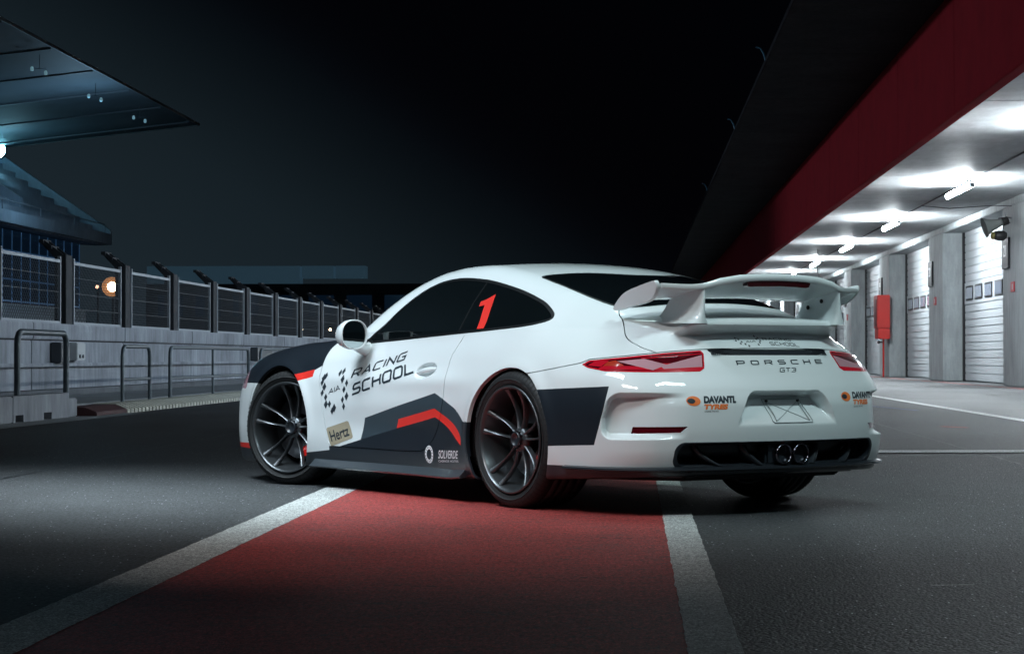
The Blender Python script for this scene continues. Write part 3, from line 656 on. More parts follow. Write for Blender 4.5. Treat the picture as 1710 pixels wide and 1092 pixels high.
# ------------------------------------------------------------------ meshing the body (surface nets + projection)
def grad(fn, P, e=2e-4):
    x, y, z = P[:,0], P[:,1], P[:,2]
    g = np.stack([fn(x+e,y,z)-fn(x-e,y,z), fn(x,y+e,z)-fn(x,y-e,z), fn(x,y,z+e)-fn(x,y,z-e)], 1)/(2*e)
    return g
def surface_net(fn, lo, hi, h, iso=0.):
    """symmetric in y: lo[1] = -hi[1]; evaluates half"""
    nx = int(round((hi[0]-lo[0])/h))+1; nz = int(round((hi[2]-lo[2])/h))+1
    nyh = int(round(hi[1]/h)); 
    xs = lo[0]+h*np.arange(nx); zs = lo[2]+h*np.arange(nz); yh = h*np.arange(nyh+1)
    A = np.empty((nx, nyh+1, nz), np.float32)
    for i0 in range(0, nx, 48):
        X, Y, Z = np.meshgrid(xs[i0:i0+48], yh, zs, indexing='ij')
        A[i0:i0+48] = fn(X, Y, Z)-iso
    A = np.concatenate([A[:, :0:-1], A], 1); ys = np.concatenate([-yh[:0:-1], yh])
    A[np.abs(A) < 1e-7] = 1e-7
    S = A < 0
    ny = len(ys)
    c = np.zeros((nx-1,ny-1,nz-1), int)
    for i in (0,1):
        for j in (0,1):
            for k in (0,1): c += S[i:nx-1+i, j:ny-1+j, k:nz-1+k]
    act = (c > 0) & (c < 8)
    idx = -np.ones(act.shape, int); ii = np.argwhere(act); idx[act] = np.arange(len(ii))
    acc = np.zeros((len(ii),3)); cnt = np.zeros(len(ii))
    corners = [(i,j,k) for i in (0,1) for j in (0,1) for k in (0,1)]
    for a in corners:
        for ax in range(3):
            if a[ax]: continue
            b = list(a); b[ax] = 1
            va = A[ii[:,0]+a[0], ii[:,1]+a[1], ii[:,2]+a[2]]; vb = A[ii[:,0]+b[0], ii[:,1]+b[1], ii[:,2]+b[2]]
            m = (va < 0) != (vb < 0); t = np.where(m, va/(va-vb+1e-20), 0)
            p = np.tile(np.array(a,float), (len(ii),1)); p[:,ax] += t
            acc += np.where(m[:,None], p, 0); cnt += m
    V = (ii+acc/cnt[:,None])*h+np.array([xs[0],ys[0],zs[0]])
    quads = []
    for ax in range(3):
        sl0 = [slice(None)]*3; sl1 = [slice(None)]*3; sl0[ax] = slice(0,-1); sl1[ax] = slice(1,None)
        s0 = S[tuple(sl0)]; s1 = S[tuple(sl1)]; e = np.argwhere(s0 != s1)
        o1, o2 = [(1,2),(2,0),(0,1)][ax]
        lim = np.array(act.shape)
        ok = (e[:,o1] > 0) & (e[:,o2] > 0) & (e[:,o1] < lim[o1]) & (e[:,o2] < lim[o2]) & (e[:,ax] < lim[ax])
        e = e[ok]; flip = s0[e[:,0],e[:,1],e[:,2]]
        def cell(d1, d2):
            q = e.copy(); q[:,o1] -= d1; q[:,o2] -= d2; return idx[q[:,0],q[:,1],q[:,2]]
        q = np.stack([cell(1,1), cell(0,1), cell(0,0), cell(1,0)], 1)
        q[~flip] = q[~flip][:, ::-1]
        quads.append(q)
    Q = np.concatenate(quads)
    Q = Q[(Q >= 0).all(1)]
    return V, Q
def project(fn, V, n=4, iso=0.):
    for _ in range(n):
        g = grad(fn, V); v = fn(V[:,0],V[:,1],V[:,2])-iso
        st = v/np.maximum((g*g).sum(1), .05)
        V = V-np.clip(st, -.02, .02)[:,None]*g
    return V
def cen3(V, T): return (V[T[:,0]]+V[T[:,1]]+V[T[:,2]])/3
class TM:
    """triangle mesh with per-vertex normals and per-triangle label, cut by scalar fields"""
    def __init__(s, V, N, T, L): s.V, s.N, s.T, s.L = V, N, T, L
    def split(s, f, mask=None):
        f = np.where(np.abs(f) < 1e-6, 1e-6, f)
        sg = (f > 0)[s.T]; k = sg[:,0].astype(np.int8)+sg[:,1]+sg[:,2]; cr = (k == 1) | (k == 2)
        if mask is not None: cr &= mask
        if not cr.any(): return f
        keepT = s.T[~cr]; keepL = s.L[~cr]; T = s.T[cr]; L = s.L[cr]; sg = sg[cr]; k = k[cr]
        lone = np.where(k[:,None] == 1, sg, ~sg).argmax(1); r = np.arange(len(T))
        a = T[r,lone]; b = T[r,(lone+1)%3]; c = T[r,(lone+2)%3]
        E = np.concatenate([np.stack([a,b],1), np.stack([a,c],1)]); E.sort(1)
        U, inv_ = np.unique(E, axis=0, return_inverse=True); inv_ = inv_.ravel()
        t = f[U[:,0]]/(f[U[:,0]]-f[U[:,1]]); t = t[:,None]
        NV = s.V[U[:,0]]*(1-t)+s.V[U[:,1]]*t; NN = s.N[U[:,0]]*(1-t)+s.N[U[:,1]]*t
        NN /= np.linalg.norm(NN, axis=1)[:,None]+1e-12
        o = len(s.V); ab = inv_[:len(T)]+o; ac = inv_[len(T):]+o
        s.V = np.concatenate([s.V,NV]); s.N = np.concatenate([s.N,NN])
        s.T = np.concatenate([keepT, np.stack([a,ab,ac],1), np.stack([ab,b,c],1), np.stack([ab,c,ac],1)])
        s.L = np.concatenate([keepL, L, L, L])
        return np.concatenate([f, np.zeros(len(NV))])
    def extract(s, mask):
        T = s.T[mask]; u, iv = np.unique(T, return_inverse=True); sub = TM(s.V[u], s.N[u], iv.reshape(-1,3), s.L[mask])
        s.T = s.T[~mask]; s.L = s.L[~mask]; return sub
    def merge(s, sub):
        o = len(s.V); s.V = np.concatenate([s.V,sub.V]); s.N = np.concatenate([s.N,sub.N]); s.T = np.concatenate([s.T,sub.T+o]); s.L = np.concatenate([s.L,sub.L])
    def inside(s, f): return f[s.T[:,0]]+f[s.T[:,1]]+f[s.T[:,2]] < 0
    def cut(s, fn, to, frm=None, extra=None):
        """triangles where fn(V) < 0 (optionally only labels frm, and extra(centroids)) get label to"""
        m = None
        if frm is not None: m = np.isin(s.L, frm)
        if extra is not None:
            e = extra(cen3(s.V, s.T)); m = e if m is None else m & e
        f = s.split(fn(s.V), m)
        i = s.inside(f)
        if frm is not None: i &= np.isin(s.L, frm)
        if extra is not None: i &= extra(cen3(s.V, s.T))
        s.L[i] = to
    def cut_convex(s, co, poly, to, frm=None, extra=None):
        """exact convex polygon; co(V) -> (n,2)"""
        P = np.array(poly, float); ar = 0
        for i in range(len(P)):
            p, q = P[i], P[(i+1)%len(P)]; ar += p[0]*q[1]-q[0]*p[1]
        if ar < 0: P = P[::-1]
        m = np.ones(len(s.T), bool)
        def base():
            b = np.ones(len(s.T), bool)
            if frm is not None: b &= np.isin(s.L, frm)
            if extra is not None: b &= extra(cen3(s.V, s.T))
            return b
        def lines(upto):
            C = co(s.V); r = np.full(len(C), -9.)
            for i in range(upto):
                p, q = P[i], P[(i+1)%len(P)]; d = q-p; n = np.array([d[1],-d[0]])/np.linalg.norm(d)
                r = np.maximum(r, (C-p)@n)
            return r
        for i in range(len(P)):
            p, q = P[i], P[(i+1)%len(P)]; d = q-p; n = np.array([d[1],-d[0]])/np.linalg.norm(d)
            m = base()
            if i:
                r = lines(i) < 1e-5; m &= r[s.T[:,0]] & r[s.T[:,1]] & r[s.T[:,2]]
            s.split((co(s.V)-p)@n, m)
        r = lines(len(P)); q = r < 1e-4
        s.L[base() & (r[s.T[:,0]]+r[s.T[:,1]]+r[s.T[:,2]] < 0) & q[s.T[:,0]] & q[s.T[:,1]] & q[s.T[:,2]]] = to
def refine(V, T, zone):
    """split every edge whose ends are both in the zone (crack-free)"""
    z = zone(V); E = np.concatenate([T[:,[0,1]],T[:,[1,2]],T[:,[2,0]]]); E2 = np.sort(E,1)
    mk = z[E2[:,0]] & z[E2[:,1]]
    key = E2[:,0]*len(V)+E2[:,1]; uk, first = np.unique(key[mk], return_index=True)
    ue = E2[mk][first]; NV = (V[ue[:,0]]+V[ue[:,1]])/2; ids = -np.ones(len(key), int)
    pos = np.searchsorted(uk, key); pos = np.clip(pos,0,len(uk)-1); ids = np.where(mk, pos+len(V), -1)
    n = len(T); m = np.stack([ids[:n],ids[n:2*n],ids[2*n:]],1); cnt = (m >= 0).sum(1); out = [T[cnt == 0]]
    t = T[cnt == 3]; q = m[cnt == 3]
    out += [np.stack([t[:,0],q[:,0],q[:,2]],1), np.stack([q[:,0],t[:,1],q[:,1]],1), np.stack([q[:,2],q[:,1],t[:,2]],1), q]
    for c in (1,2):
        t = T[cnt == c]; q = m[cnt == c]
        if not len(t): continue
        lone = (q >= 0).argmax(1) if c == 1 else (q < 0).argmax(1); r = np.arange(len(t))
        a, b_, cc = t[r,lone], t[r,(lone+1)%3], t[r,(lone+2)%3]
        if c == 1: e = q[r,lone]; out += [np.stack([a,e,cc],1), np.stack([e,b_,cc],1)]
        else:
            e1, e2 = q[r,(lone+1)%3], q[r,(lone+2)%3]       # on b-cc and cc-a
            out += [np.stack([a,b_,e1],1), np.stack([a,e1,e2],1), np.stack([e2,e1,cc],1)]
    return np.concatenate([V,NV]), np.concatenate(out)
def seg_dist(C, a, b):
    a = np.array(a,float); b = np.array(b,float); d = b-a; t = np.clip(((C-a)@d)/(d@d+1e-12), 0, 1)
    return np.linalg.norm(C-a-t[:,None]*d, axis=1)
def line_dist(C, pts):
    r = np.full(len(C), 9.)
    for p, q in zip(pts[:-1], pts[1:]): r = np.minimum(r, seg_dist(C, p, q))
    return r
def poly_sdf(C, pts):
    pts = [tuple(p) for p in pts]
    d = line_dist(C, pts+[pts[0]]); ins = np.zeros(len(C), bool); x, y = C[:,0], C[:,1]
    for (x0,y0), (x1,y1) in zip(pts, pts[1:]+[pts[0]]):
        if y0 == y1: continue
        c = (y0 > y) != (y1 > y)
        ins ^= c & (x < (x1-x0)*(y-y0)/(y1-y0)+x0)
    return np.where(ins, -d, d)
def smooth_poly(pts, closed=True, n=8):
    """Catmull-Rom through points"""
    P = [np.array(p,float) for p in pts]; out = []; N = len(P)
    rng = range(N) if closed else range(N-1)
    for i in rng:
        p0 = P[i-1] if closed or i > 0 else P[0]; p1 = P[i]; p2 = P[(i+1)%N]
        p3 = P[(i+2)%N] if closed or i+2 < N else P[-1]
        for k in range(n):
            t = k/n
            out.append(tuple(.5*((2*p1)+(-p0+p2)*t+(2*p0-5*p1+4*p2-p3)*t*t+(-p0+3*p1-3*p2+p3)*t**3)))
    if not closed: out.append(tuple(P[-1]))
    return out
def tm_object(name, tm, labels, mats, parent, inset=0., flange=.012, fmat=None, **k):
    """object from the triangles with given labels: labels -> material list (same order); adds an inward flange on borders"""
    sel = np.isin(tm.L, labels); T = tm.T[sel]; L = tm.L[sel]
    if len(T) == 0: print('EMPTY PART', name); return None
    u, invx = np.unique(T, return_inverse=True); T = invx.reshape(-1,3); V = tm.V[u]; N = tm.N[u]
    if inset: V = V-N*inset
    mi = np.zeros(len(T), int); ml = []
    for lb, m in zip(labels, mats):
        if m not in ml: ml.append(m)
        mi[L == lb] = ml.index(m)
    sm_n = N.copy()
    if flange:
        E = np.concatenate([T[:,[0,1]],T[:,[1,2]],T[:,[2,0]]]); Mi = np.tile(mi,3)
        key = E.min(1)*len(V)+E.max(1); ku, first, cnt = np.unique(key, return_index=True, return_counts=True)
        B = E[first[cnt == 1]]; bm_ = Mi[first[cnt == 1]]
        bv, binv = np.unique(B, return_inverse=True); binv = binv.reshape(-1,2)
        o = len(V); o2 = o+len(bv)
        V = np.concatenate([V, V[bv], V[bv]-N[bv]*flange]); 
        q1 = np.stack([binv[:,1]+o, binv[:,0]+o, binv[:,0]+o2], 1); q2 = np.stack([binv[:,1]+o, binv[:,0]+o2, binv[:,1]+o2], 1)
        T = np.concatenate([T, q1, q2]); mi = np.concatenate([mi, bm_, bm_])
        if fmat is not None:
            if fmat not in ml: ml.append(fmat)
            mi[-2*len(B):] = ml.index(fmat)
    me = bpy.data.meshes.new(name)
    me.vertices.add(len(V)); me.vertices.foreach_set('co', V.astype(np.float32).ravel())
    me.loops.add(len(T)*3); me.loops.foreach_set('vertex_index', T.astype(np.int32).ravel())
    me.polygons.add(len(T)); me.polygons.foreach_set('loop_start', np.arange(0,len(T)*3,3,dtype=np.int32))
    try: me.polygons.foreach_set('loop_total', np.full(len(T),3,dtype=np.int32))
    except Exception: pass
    me.polygons.foreach_set('material_index', mi.astype(np.int32))
    me.update(calc_edges=True)
    for m in ml: me.materials.append(m)
    me.polygons.foreach_set('use_smooth', np.ones(len(T),bool))
    # custom normals: surface gradient on the skin, geometric on the flange
    nn = np.zeros((len(V),3)); nn[:len(sm_n)] = sm_n
    if flange:
        fn_ = np.cross(V[T[:,1]]-V[T[:,0]], V[T[:,2]]-V[T[:,0]]); acc = np.zeros((len(V),3))
        for c in range(3): np.add.at(acc, T[-2*len(B):,c], fn_[-2*len(B):])
        l = np.linalg.norm(acc,axis=1)[:,None]+1e-12; nn[o:] = (acc/l)[o:]
    me.normals_split_custom_set_from_vertices(nn.astype(np.float32).tolist())
    ob = link(name, me, parent, **k)
    return ob
# ------------------------------------------------------------------ car materials
WHITE = mat('white_car_paint', (.74,.78,.79), .5, coat=1, coat_rough=.02)
BLACKV = mat('black_vinyl_wrap', (.012,.017,.024), .34, coat=.35, coat_rough=.12)
SLATE = mat('slate_vinyl_wrap', (.035,.052,.066), .42, coat=.3, coat_rough=.15)
REDV = mat('red_vinyl', (.80,.035,.025), .38, coat=.5, coat_rough=.1)
GLASS = mat('tinted_glass', (.004,.006,.007), .04, coat=1, coat_rough=.01, spec=.5)
RUBBER = mat('black_rubber_trim', (.005,.006,.007), .38)
PLASTIC = mat('black_plastic', (.017,.021,.027), .34, coat=.25, coat_rough=.15)
INNER = mat('unlit_inner_panel', (.004,.004,.005), .8)
LENS = mat('red_lens', (.40,.006,.018), .12, coat=1, coat_rough=.02, emit=(1,.02,.05), estr=.10)  # slight emission added to brighten the red lens
LENSD = mat('dark_red_lens', (.075,.002,.006), .12, coat=1, coat_rough=.02)
LENSO = mat('orange_lens', (.42,.035,.015), .2, coat=1)
LENSW = mat('pale_lens', (.50,.27,.31), .12, coat=1, coat_rough=.02)
TYRE = mat('tyre_rubber', (.010,.011,.012), .62, bump=(260,.25,.002))
TYREL = mat('tyre_lettering', (.030,.032,.034), .5)
RIMM = mat('satin_black_alloy', (.10,.108,.116), .36, metal=.8, coat=.25, coat_rough=.15)
CHROME = mat('polished_steel', (.62,.64,.66), .16, metal=1)
PIPE = mat('dark_exhaust_steel', (.22,.22,.26), .14, metal=1)
DISC = mat('brake_disc_steel', (.16,.16,.17), .35, metal=1)
CALIP = mat('red_caliper', (.65,.015,.012), .3, coat=.8)
INK = mat('dark_ink', (.022,.032,.042), .4)
GREYINK = mat('faded_grey_ink', (.33,.38,.40), .4)
WHITEINK = mat('white_ink', (.80,.82,.84), .45)
ORANGE = mat('orange_ink', (.85,.20,.045), .4)
TAN = mat('tan_sticker', (.36,.31,.22), .5)
MIRG = mat('mirror_glass', (.55,.62,.62), .02, metal=1)
MATSL = [WHITE, BLACKV, SLATE, REDV, GLASS, RUBBER, PLASTIC, LENS, LENSD, LENSO, LENSW]
mW, mB, mS, mR, mG, mK, mP, mL, mLD, mO, mLW = range(11)

# ------------------------------------------------------------------ skin
H = .0122
CV, CQ = surface_net(F, (-1.15,-.987,.06), (3.65,.987,1.33), H)
CV = project(F, CV, 4)
CT = np.concatenate([CQ[:,[0,1,2]], CQ[:,[0,2,3]]])
def fine(V):
    ay = np.abs(V[:,1]); x, z = V[:,0], V[:,2]
    a = (x < -.62)&(z < .63); b = (x < -.78)&(z > .86)&(z < .97)&(ay < .60); c = (np.abs(x-.895) < .13)&(np.abs(z-.685) < .07)&(ay > .6)
    d = (x < -.35)&(z > .66)&(z < .81)&(ay > .3)
    return a | b | c | d
CV, CT = refine(CV, CT, fine); CV = project(F, CV, 3)
def finer(V):
    ay = np.abs(V[:,1]); x, z = V[:,0], V[:,2]; u = U(x, V[:,1])
    v = np.abs(rbox(u+.35*np.maximum(z-.47,0), z, .10, .480, .212, .108, .05)) < .045
    hw = .235+(.592-z)*.55; p = np.abs(np.maximum(ay-hw, np.maximum(z-.592, .425-z))) < .045
    q = np.abs(rbox(ay, z, 0, .297, .615, .052, .048)) < .03
    return (x < -.65)&(z < .63)&(v | p | q) | ((x < -.84)&(z > .885)&(z < .965)&(ay < .55))
CV, CT = refine(CV, CT, finer); CV = project(F, CV, 3)
g = grad(F, CV); CN = g/(np.linalg.norm(g,axis=1)[:,None]+1e-9)
fn_ = np.cross(CV[CT[:,1]]-CV[CT[:,0]], CV[CT[:,2]]-CV[CT[:,0]])
if (fn_*CN[CT[:,0]]).sum() < 0: CT = CT[:, ::-1]
# label = part*16 + material
pVOID,pBODY,pDGL,pQGL,pTRIM,pWS,pRW,pLID,pDOOR,pBUMP,pLIGHT,pVAL,pGRILL,pFOG,pHOOD,pSKIRT,pLIP,pHEAD = range(18)
tm = TM(CV, CN, CT, np.full(len(CT), pBODY*16+mW))
allm = lambda *ps: [p*16+m for p in ps for m in range(11)]
XZ = lambda V: V[:,[0,2]]
UZ = lambda V: np.stack([U(V[:,0],V[:,1]), V[:,2]],1)
YZ = lambda V: V[:,[1,2]]
XY = lambda V: np.stack([V[:,0], np.abs(V[:,1])],1)
def setmat(fn, mt, parts, extra=None):
    for p in parts: tm.cut(fn, p*16+mt, allm(p), extra)
def setmat_poly(co, poly, mt, parts, extra=None):
    for p in parts: tm.cut_convex(co, poly, p*16+mt, allm(p), extra)
side = lambda C: np.abs(C[:,1]) > .5
upper = lambda C: (np.abs(C[:,1]) > .42) & (C[:,2] > .78)
rear = lambda C: (C[:,0] < -.2)
# wheel openings
def arch(cx, cz, r):
    return lambda V: np.sqrt((V[:,0]-cx)**2+(V[:,2]-cz)**2)-r
AR = (0.0, .335, .372); AF = (2.475, .335, .374)
for a in (AR, AF): tm.cut(arch(*a), pVOID*16, extra=lambda C: np.abs(C[:,1]) > .56)
# side glass
WIN = smooth_poly([(1.700,.832),(1.60,.870),(1.478,.935),(1.387,1.014),(1.291,1.083),(1.186,1.137),(1.07,1.172),(.903,1.188),(.717,1.180),(.532,1.158),(.283,1.110),(.074,1.052),(-.035,1.004),(-.086,.966),(-.070,.938),(.049,.915),(.298,.898),(.665,.880),(1.054,.860),(1.437,.841)], n=5)
tm.cut(lambda V: poly_sdf(XZ(V), WIN)-.000, pTRIM*16+mK, allm(pBODY), upper)
tm.cut(lambda V: poly_sdf(XZ(V), WIN)+.015, pDGL*16+mG, allm(pTRIM), upper)
BP = [(.665,.80),(.662,.90),(.645,1.05),(.600,1.22)]      # line between door glass and quarter glass
tm.cut(lambda V: V[:,0]-np.interp(V[:,2], [p[1] for p in BP], [p[0] for p in BP]), pQGL*16+mG, allm(pDGL), upper)
tm.cut(lambda V: np.abs(V[:,0]-np.interp(V[:,2], [p[1] for p in BP], [p[0] for p in BP]))-.005, pTRIM*16+mK, allm(pDGL,pQGL), upper)
# windscreen and rear window
WSO = smooth_poly([(1.98,0),(1.95,.3),(1.86,.56),(1.76,.64),(1.62,.66),(1.40,.62),(1.24,.565),(1.19,.50),(1.17,.3),(1.16,0),(1.17,-.3)], n=4)
up2 = lambda C: C[:,2] > .82
tm.cut(lambda V: poly_sdf(XY(V), [(1.99,-.1),(1.97,.3),(1.86,.55),(1.75,.625),(1.55,.64),(1.36,.60),(1.22,.54),(1.18,.45),(1.165,.25),(1.16,-.1)]), pWS*16+mG, allm(pBODY), lambda C: C[:,2] > .86)
RWO = smooth_poly([(.035,-.3),(.033,0),(.045,.10),(.10,.20),(.185,.31),(.235,.42),(.262,.50)], closed=False, n=4)+[(.262,.535),(.235,.552)]+smooth_poly([(.12,.556),(-.06,.557),(-.20,.551),(-.356,.537),(-.44,.500),(-.478,.40),(-.505,.20),(-.518,0),(-.518,-.3)], closed=False, n=4)
tm.cut(lambda V: poly_sdf(XY(V), RWO), pTRIM*16+mK, allm(pBODY), lambda C: C[:,2] > .93)
tm.cut(lambda V: poly_sdf(XY(V), RWO)+.012, pRW*16+mG, allm(pTRIM), lambda C: (C[:,2] > .93)&(C[:,0] < .32)&(np.abs(C[:,1]) < .6))
# tail lamps
LO = [(.400,.722),(.362,.742),(.18,.760),(-.02,.780),(-.168,.790),(-.182,.775),(-.182,.705),(-.160,.690),(.0,.6865),(.12,.6865),(.293,.690),(.370,.706)]
lamp = lambda C: (C[:,0] < -.40)&(C[:,2] > .6)&(C[:,2] < .84)
tm.cut(lambda V: poly_sdf(UZ(V), LO), pLIGHT*16+mL, allm(pBODY), lamp)
tm.cut(lambda V: poly_sdf(UZ(V), LO)+.007, pLIGHT*16+mLD, allm(pLIGHT), lamp)
tm.cut_convex(UZ, [(.33,.700),(-.175,.694),(-.175,.712),(.30,.716)], pLIGHT*16+mL, allm(pLIGHT), lamp)
tm.cut_convex(UZ, [(.30,.716),(.20,.716),(.24,.742),(.275,.736)], pLIGHT*16+mO, allm(pLIGHT), lamp)
tm.cut_convex(UZ, [(.37,.718),(.31,.712),(.27,.74),(.33,.742)], pLIGHT*16+mL, allm(pLIGHT), lamp)
tm.cut_convex(UZ, [(.12,.750),(-.17,.772),(-.17,.776),(.12,.754)], pLIGHT*16+mL, allm(pLIGHT), lamp)
tm.cut_convex(UZ, [(.06,.722),(-.165,.724),(-.165,.730),(.06,.728)], pLIGHT*16+mL, allm(pLIGHT), lamp)
tm.cut_convex(UZ, [(.235,.738),(.107,.750),(.0,.722),(.067,.696)], pLIGHT*16+mLW, allm(pLIGHT), lamp)  # pale diagonals: clear lamp section plus white reflection streaks painted in
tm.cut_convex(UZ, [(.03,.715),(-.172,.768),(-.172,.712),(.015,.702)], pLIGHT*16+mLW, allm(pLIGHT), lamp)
# seam between wings / lid and rear bumper
SEAM = [(.78,.655),(.60,.690),(.400,.731),(.362,.7475),(.18,.7655),(-.02,.7855),(-.168,.7955),(-.25,.7985),(-.62,.8035)]
SX = np.array([p[0] for p in SEAM][::-1]); SZ = np.array([p[1] for p in SEAM][::-1])
tm.cut(lambda V: V[:,2]-np.interp(UZ(V)[:,0], SX, SZ), pBUMP*16+mW, allm(pBODY), lambda C: (C[:,0] < -.02)&(C[:,2] < .86))
tm.cut(lambda V: np.abs(V[:,2]-np.interp(UZ(V)[:,0], SX, SZ))-.0026, pVOID*16, allm(pBODY,pBUMP), lambda C: (C[:,0] < -.1)&(C[:,2] < .86))
# engine lid
LIDO = smooth_poly([(-.36,.50),(-.44,.562),(-.50,.585),(-.60,.640),(-.697,.660),(-.776,.650),(-.853,.592),(-.91,.50)], closed=False, n=6)
LIDP = [(-.30,-.2),(-.30,.40)]+LIDO+[(-1.1,.42),(-1.1,-.2)]
lidr = lambda C: (C[:,0] < -.28)&(C[:,2] > .74)
tm.cut(lambda V: poly_sdf(XY(V), LIDP), pLID*16+mW, allm(pBODY), lidr)
tm.cut(lambda V: line_dist(XY(V), LIDO)-.0026, pVOID*16, allm(pBODY,pLID), lidr)
# grille under the lid edge
tm.cut_convex(YZ, [(.385,.797),(-.385,.797),(-.375,.783),(-.30,.7675),(.30,.7675),(.375,.783)], pGRILL*16+mP, allm(pBUMP), lambda C: C[:,0] < -.8)
# rear reflectors
tm.cut_convex(UZ, [(.172,.396),(.165,.428),(-.095,.431),(-.060,.403)], pFOG*16+mLD, allm(pBUMP), lambda C: (C[:,0] < -.7))
# black diffuser insert and lower lip
tm.cut(lambda V: rbox(np.abs(V[:,1]), V[:,2], 0, .292, .635, .064, .050), pVAL*16+mP, allm(pBUMP), lambda C: C[:,0] < -.72)
tm.cut(lambda V: V[:,2]-(.236), pVAL*16+mP, allm(pBUMP,pBODY), lambda C: (C[:,0] < -.2)&(C[:,2] < .26))
# doors
DOORO = [(2.0,.86),(2.018,.675),(1.954,.434),(1.915,.300),(1.895,.262),(1.86,.2485),(1.50,.248),(.98,.250),(.84,.283),(.745,.365),(.675,.493),(.655,.620),(.665,.746),(.640,.80),(.600,.872)]
DS = smooth_poly(DOORO, closed=False, n=5)
DP = DS+[(.62,.885),(1.0,.862),(1.437,.841),(1.70,.836),(1.84,.86)]
lowside = lambda C: (np.abs(C[:,1]) > .55)&(C[:,2] < .90)
tm.cut(lambda V: poly_sdf(XZ(V), DP), pDOOR*16+mW, allm(pBODY), lowside)
tm.cut(lambda V: line_dist(XZ(V), DS)-.0024, pVOID*16, allm(pBODY,pDOOR), lowside)
# bonnet (seam in plan)
HO = smooth_poly([(1.98,.62),(2.2,.66),(2.6,.64),(3.0,.58),(3.3,.46),(3.40,.30),(3.43,0)], closed=False, n=5)
tm.cut(lambda V: poly_sdf(XY(V), [(1.99,-.2)]+HO+[(3.43,-.2)]), pHOOD*16+mB, allm(pBODY), lambda C: (C[:,2] > .5)&(C[:,0] > 1.9))
tm.cut(lambda V: line_dist(XY(V), HO)-.0024, pVOID*16, allm(pBODY,pHOOD), lambda C: (C[:,2] > .5)&(C[:,0] > 1.9))
# skirt
tm.cut(lambda V: V[:,2]-np.interp(V[:,0], [.3,2.3], [.2475,.2475]), pSKIRT*16+mB, allm(pBODY), lambda C: (C[:,0] > .2)&(C[:,0] < 2.3)&(C[:,2] < .3))
tm.cut_convex(XZ, [(2.22,.248),(2.22,.195),(1.90,.2255),(1.90,.248)], pSKIRT*16+mW, allm(pSKIRT), side)
# headlamp glimpse and front lip
tm.cut(lambda V: rbox(V[:,0], V[:,2], 3.06, .62, .09, .055, .03), pHEAD*16+mLW, allm(pBODY), lambda C: np.abs(C[:,1]) > .55)
tm.cut(lambda V: V[:,2]-.20, pLIP*16+mP, allm(pBODY), lambda C: C[:,0] > 2.7)
# ---- livery (vinyl: colour only, cut crisply into the skin)
TMALL = tm; cc_ = cen3(tm.V, tm.T)
tm = TMALL.extract((cc_[:,0] > .2)&(cc_[:,0] < 2.3)&(np.abs(cc_[:,1]) > .6)&(cc_[:,2] < .70)&np.isin(tm.L//16, [pBODY,pDOOR,pSKIRT]))
left = lambda C: (np.abs(C[:,1]) > .55)&(C[:,2] < .9)
fr = lambda C: C[:,0] > 1.7
setmat_poly(XZ, [(1.517,.418),(1.168,.490),(1.20,.20),(1.60,.20)], mS, [pDOOR], side)
setmat_poly(XZ, [(1.168,.490),(.757,.568),(.757,.20),(1.20,.20)], mS, [pDOOR], side)
def below(pts, mt, parts=(pDOOR,pBODY)):      # everything under a curve, behind the peak of the chevron
    pts = smooth_poly(pts, closed=False, n=4) if len(pts) > 2 else pts
    xs_ = [p[0] for p in pts][::-1]; zs_ = [p[1] for p in pts][::-1]
    for p, q in zip(pts[:-1], pts[1:]): setmat_poly(XZ, [p, q, (q[0],.17), (p[0],.17)], mt, parts, side)
def band(top, bot, mt, parts=(pDOOR,pBODY)):
    top = smooth_poly(top, closed=False, n=3); bot = smooth_poly(bot, closed=False, n=3)
    for i in range(len(top)-1): setmat_poly(XZ, [top[i], top[i+1], bot[i+1], bot[i]], mt, parts, side)
below([(.757,.568),(.68,.543),(.60,.515),(.52,.487),(.46,.450),(.42,.424),(.34,.415)], mS)
below([(1.96,.216),(1.553,.297)], mB); below([(1.553,.297),(1.181,.369)], mB); below([(1.181,.369),(.757,.442)], mB)
below([(.757,.442),(.68,.417),(.60,.392),(.54,.362),(.49,.335),(.455,.306),(.44,.29)], mB)
setmat_poly(XZ, [(.442,.50),(.30,.50),(.30,.17),(.442,.17)], mB, [pBODY], lambda C: (np.abs(C[:,1]) > .6)&(C[:,2] < .426))
setmat_poly(XZ, [(1.156,.420),(.756,.486),(.756,.440),(1.181,.369)], mR, [pDOOR], side)
band([(.757,.486),(.68,.461),(.60,.434),(.53,.404),(.48,.370),(.455,.340)], [(.757,.440),(.68,.416),(.615,.390),(.555,.360),(.505,.328),(.456,.300)], mR)
TMALL.merge(tm); tm = TMALL
setmat(lambda V: -(V[:,2]-np.interp(V[:,0], [1.865,1.986,2.086,2.358,2.6,3.7], [.814,.721,.683,.640,.60,.60])), mB, [pBODY], lambda C: (C[:,0] > 1.86)&(C[:,2] > .55))
setmat_poly(XZ, [(2.375,.642),(2.086,.687),(2.092,.645),(2.295,.608)], mR, [pBODY], lambda C: np.abs(C[:,1]) > .7)
setmat_poly(XZ, [(3.7,.215),(2.85,.235),(2.85,.168),(3.7,.168)], mR, [pBODY], lambda C: np.abs(C[:,1]) > .3)
# black block behind the rear wheel
setmat_poly(UZ, [(.95,.580),(.275,.620),(.345,.340),(.95,.305)], mB, [pBUMP], lambda C: (C[:,0] < -.15)&(np.abs(C[:,1]) > .55))
print('skin', len(tm.V), len(tm.T))

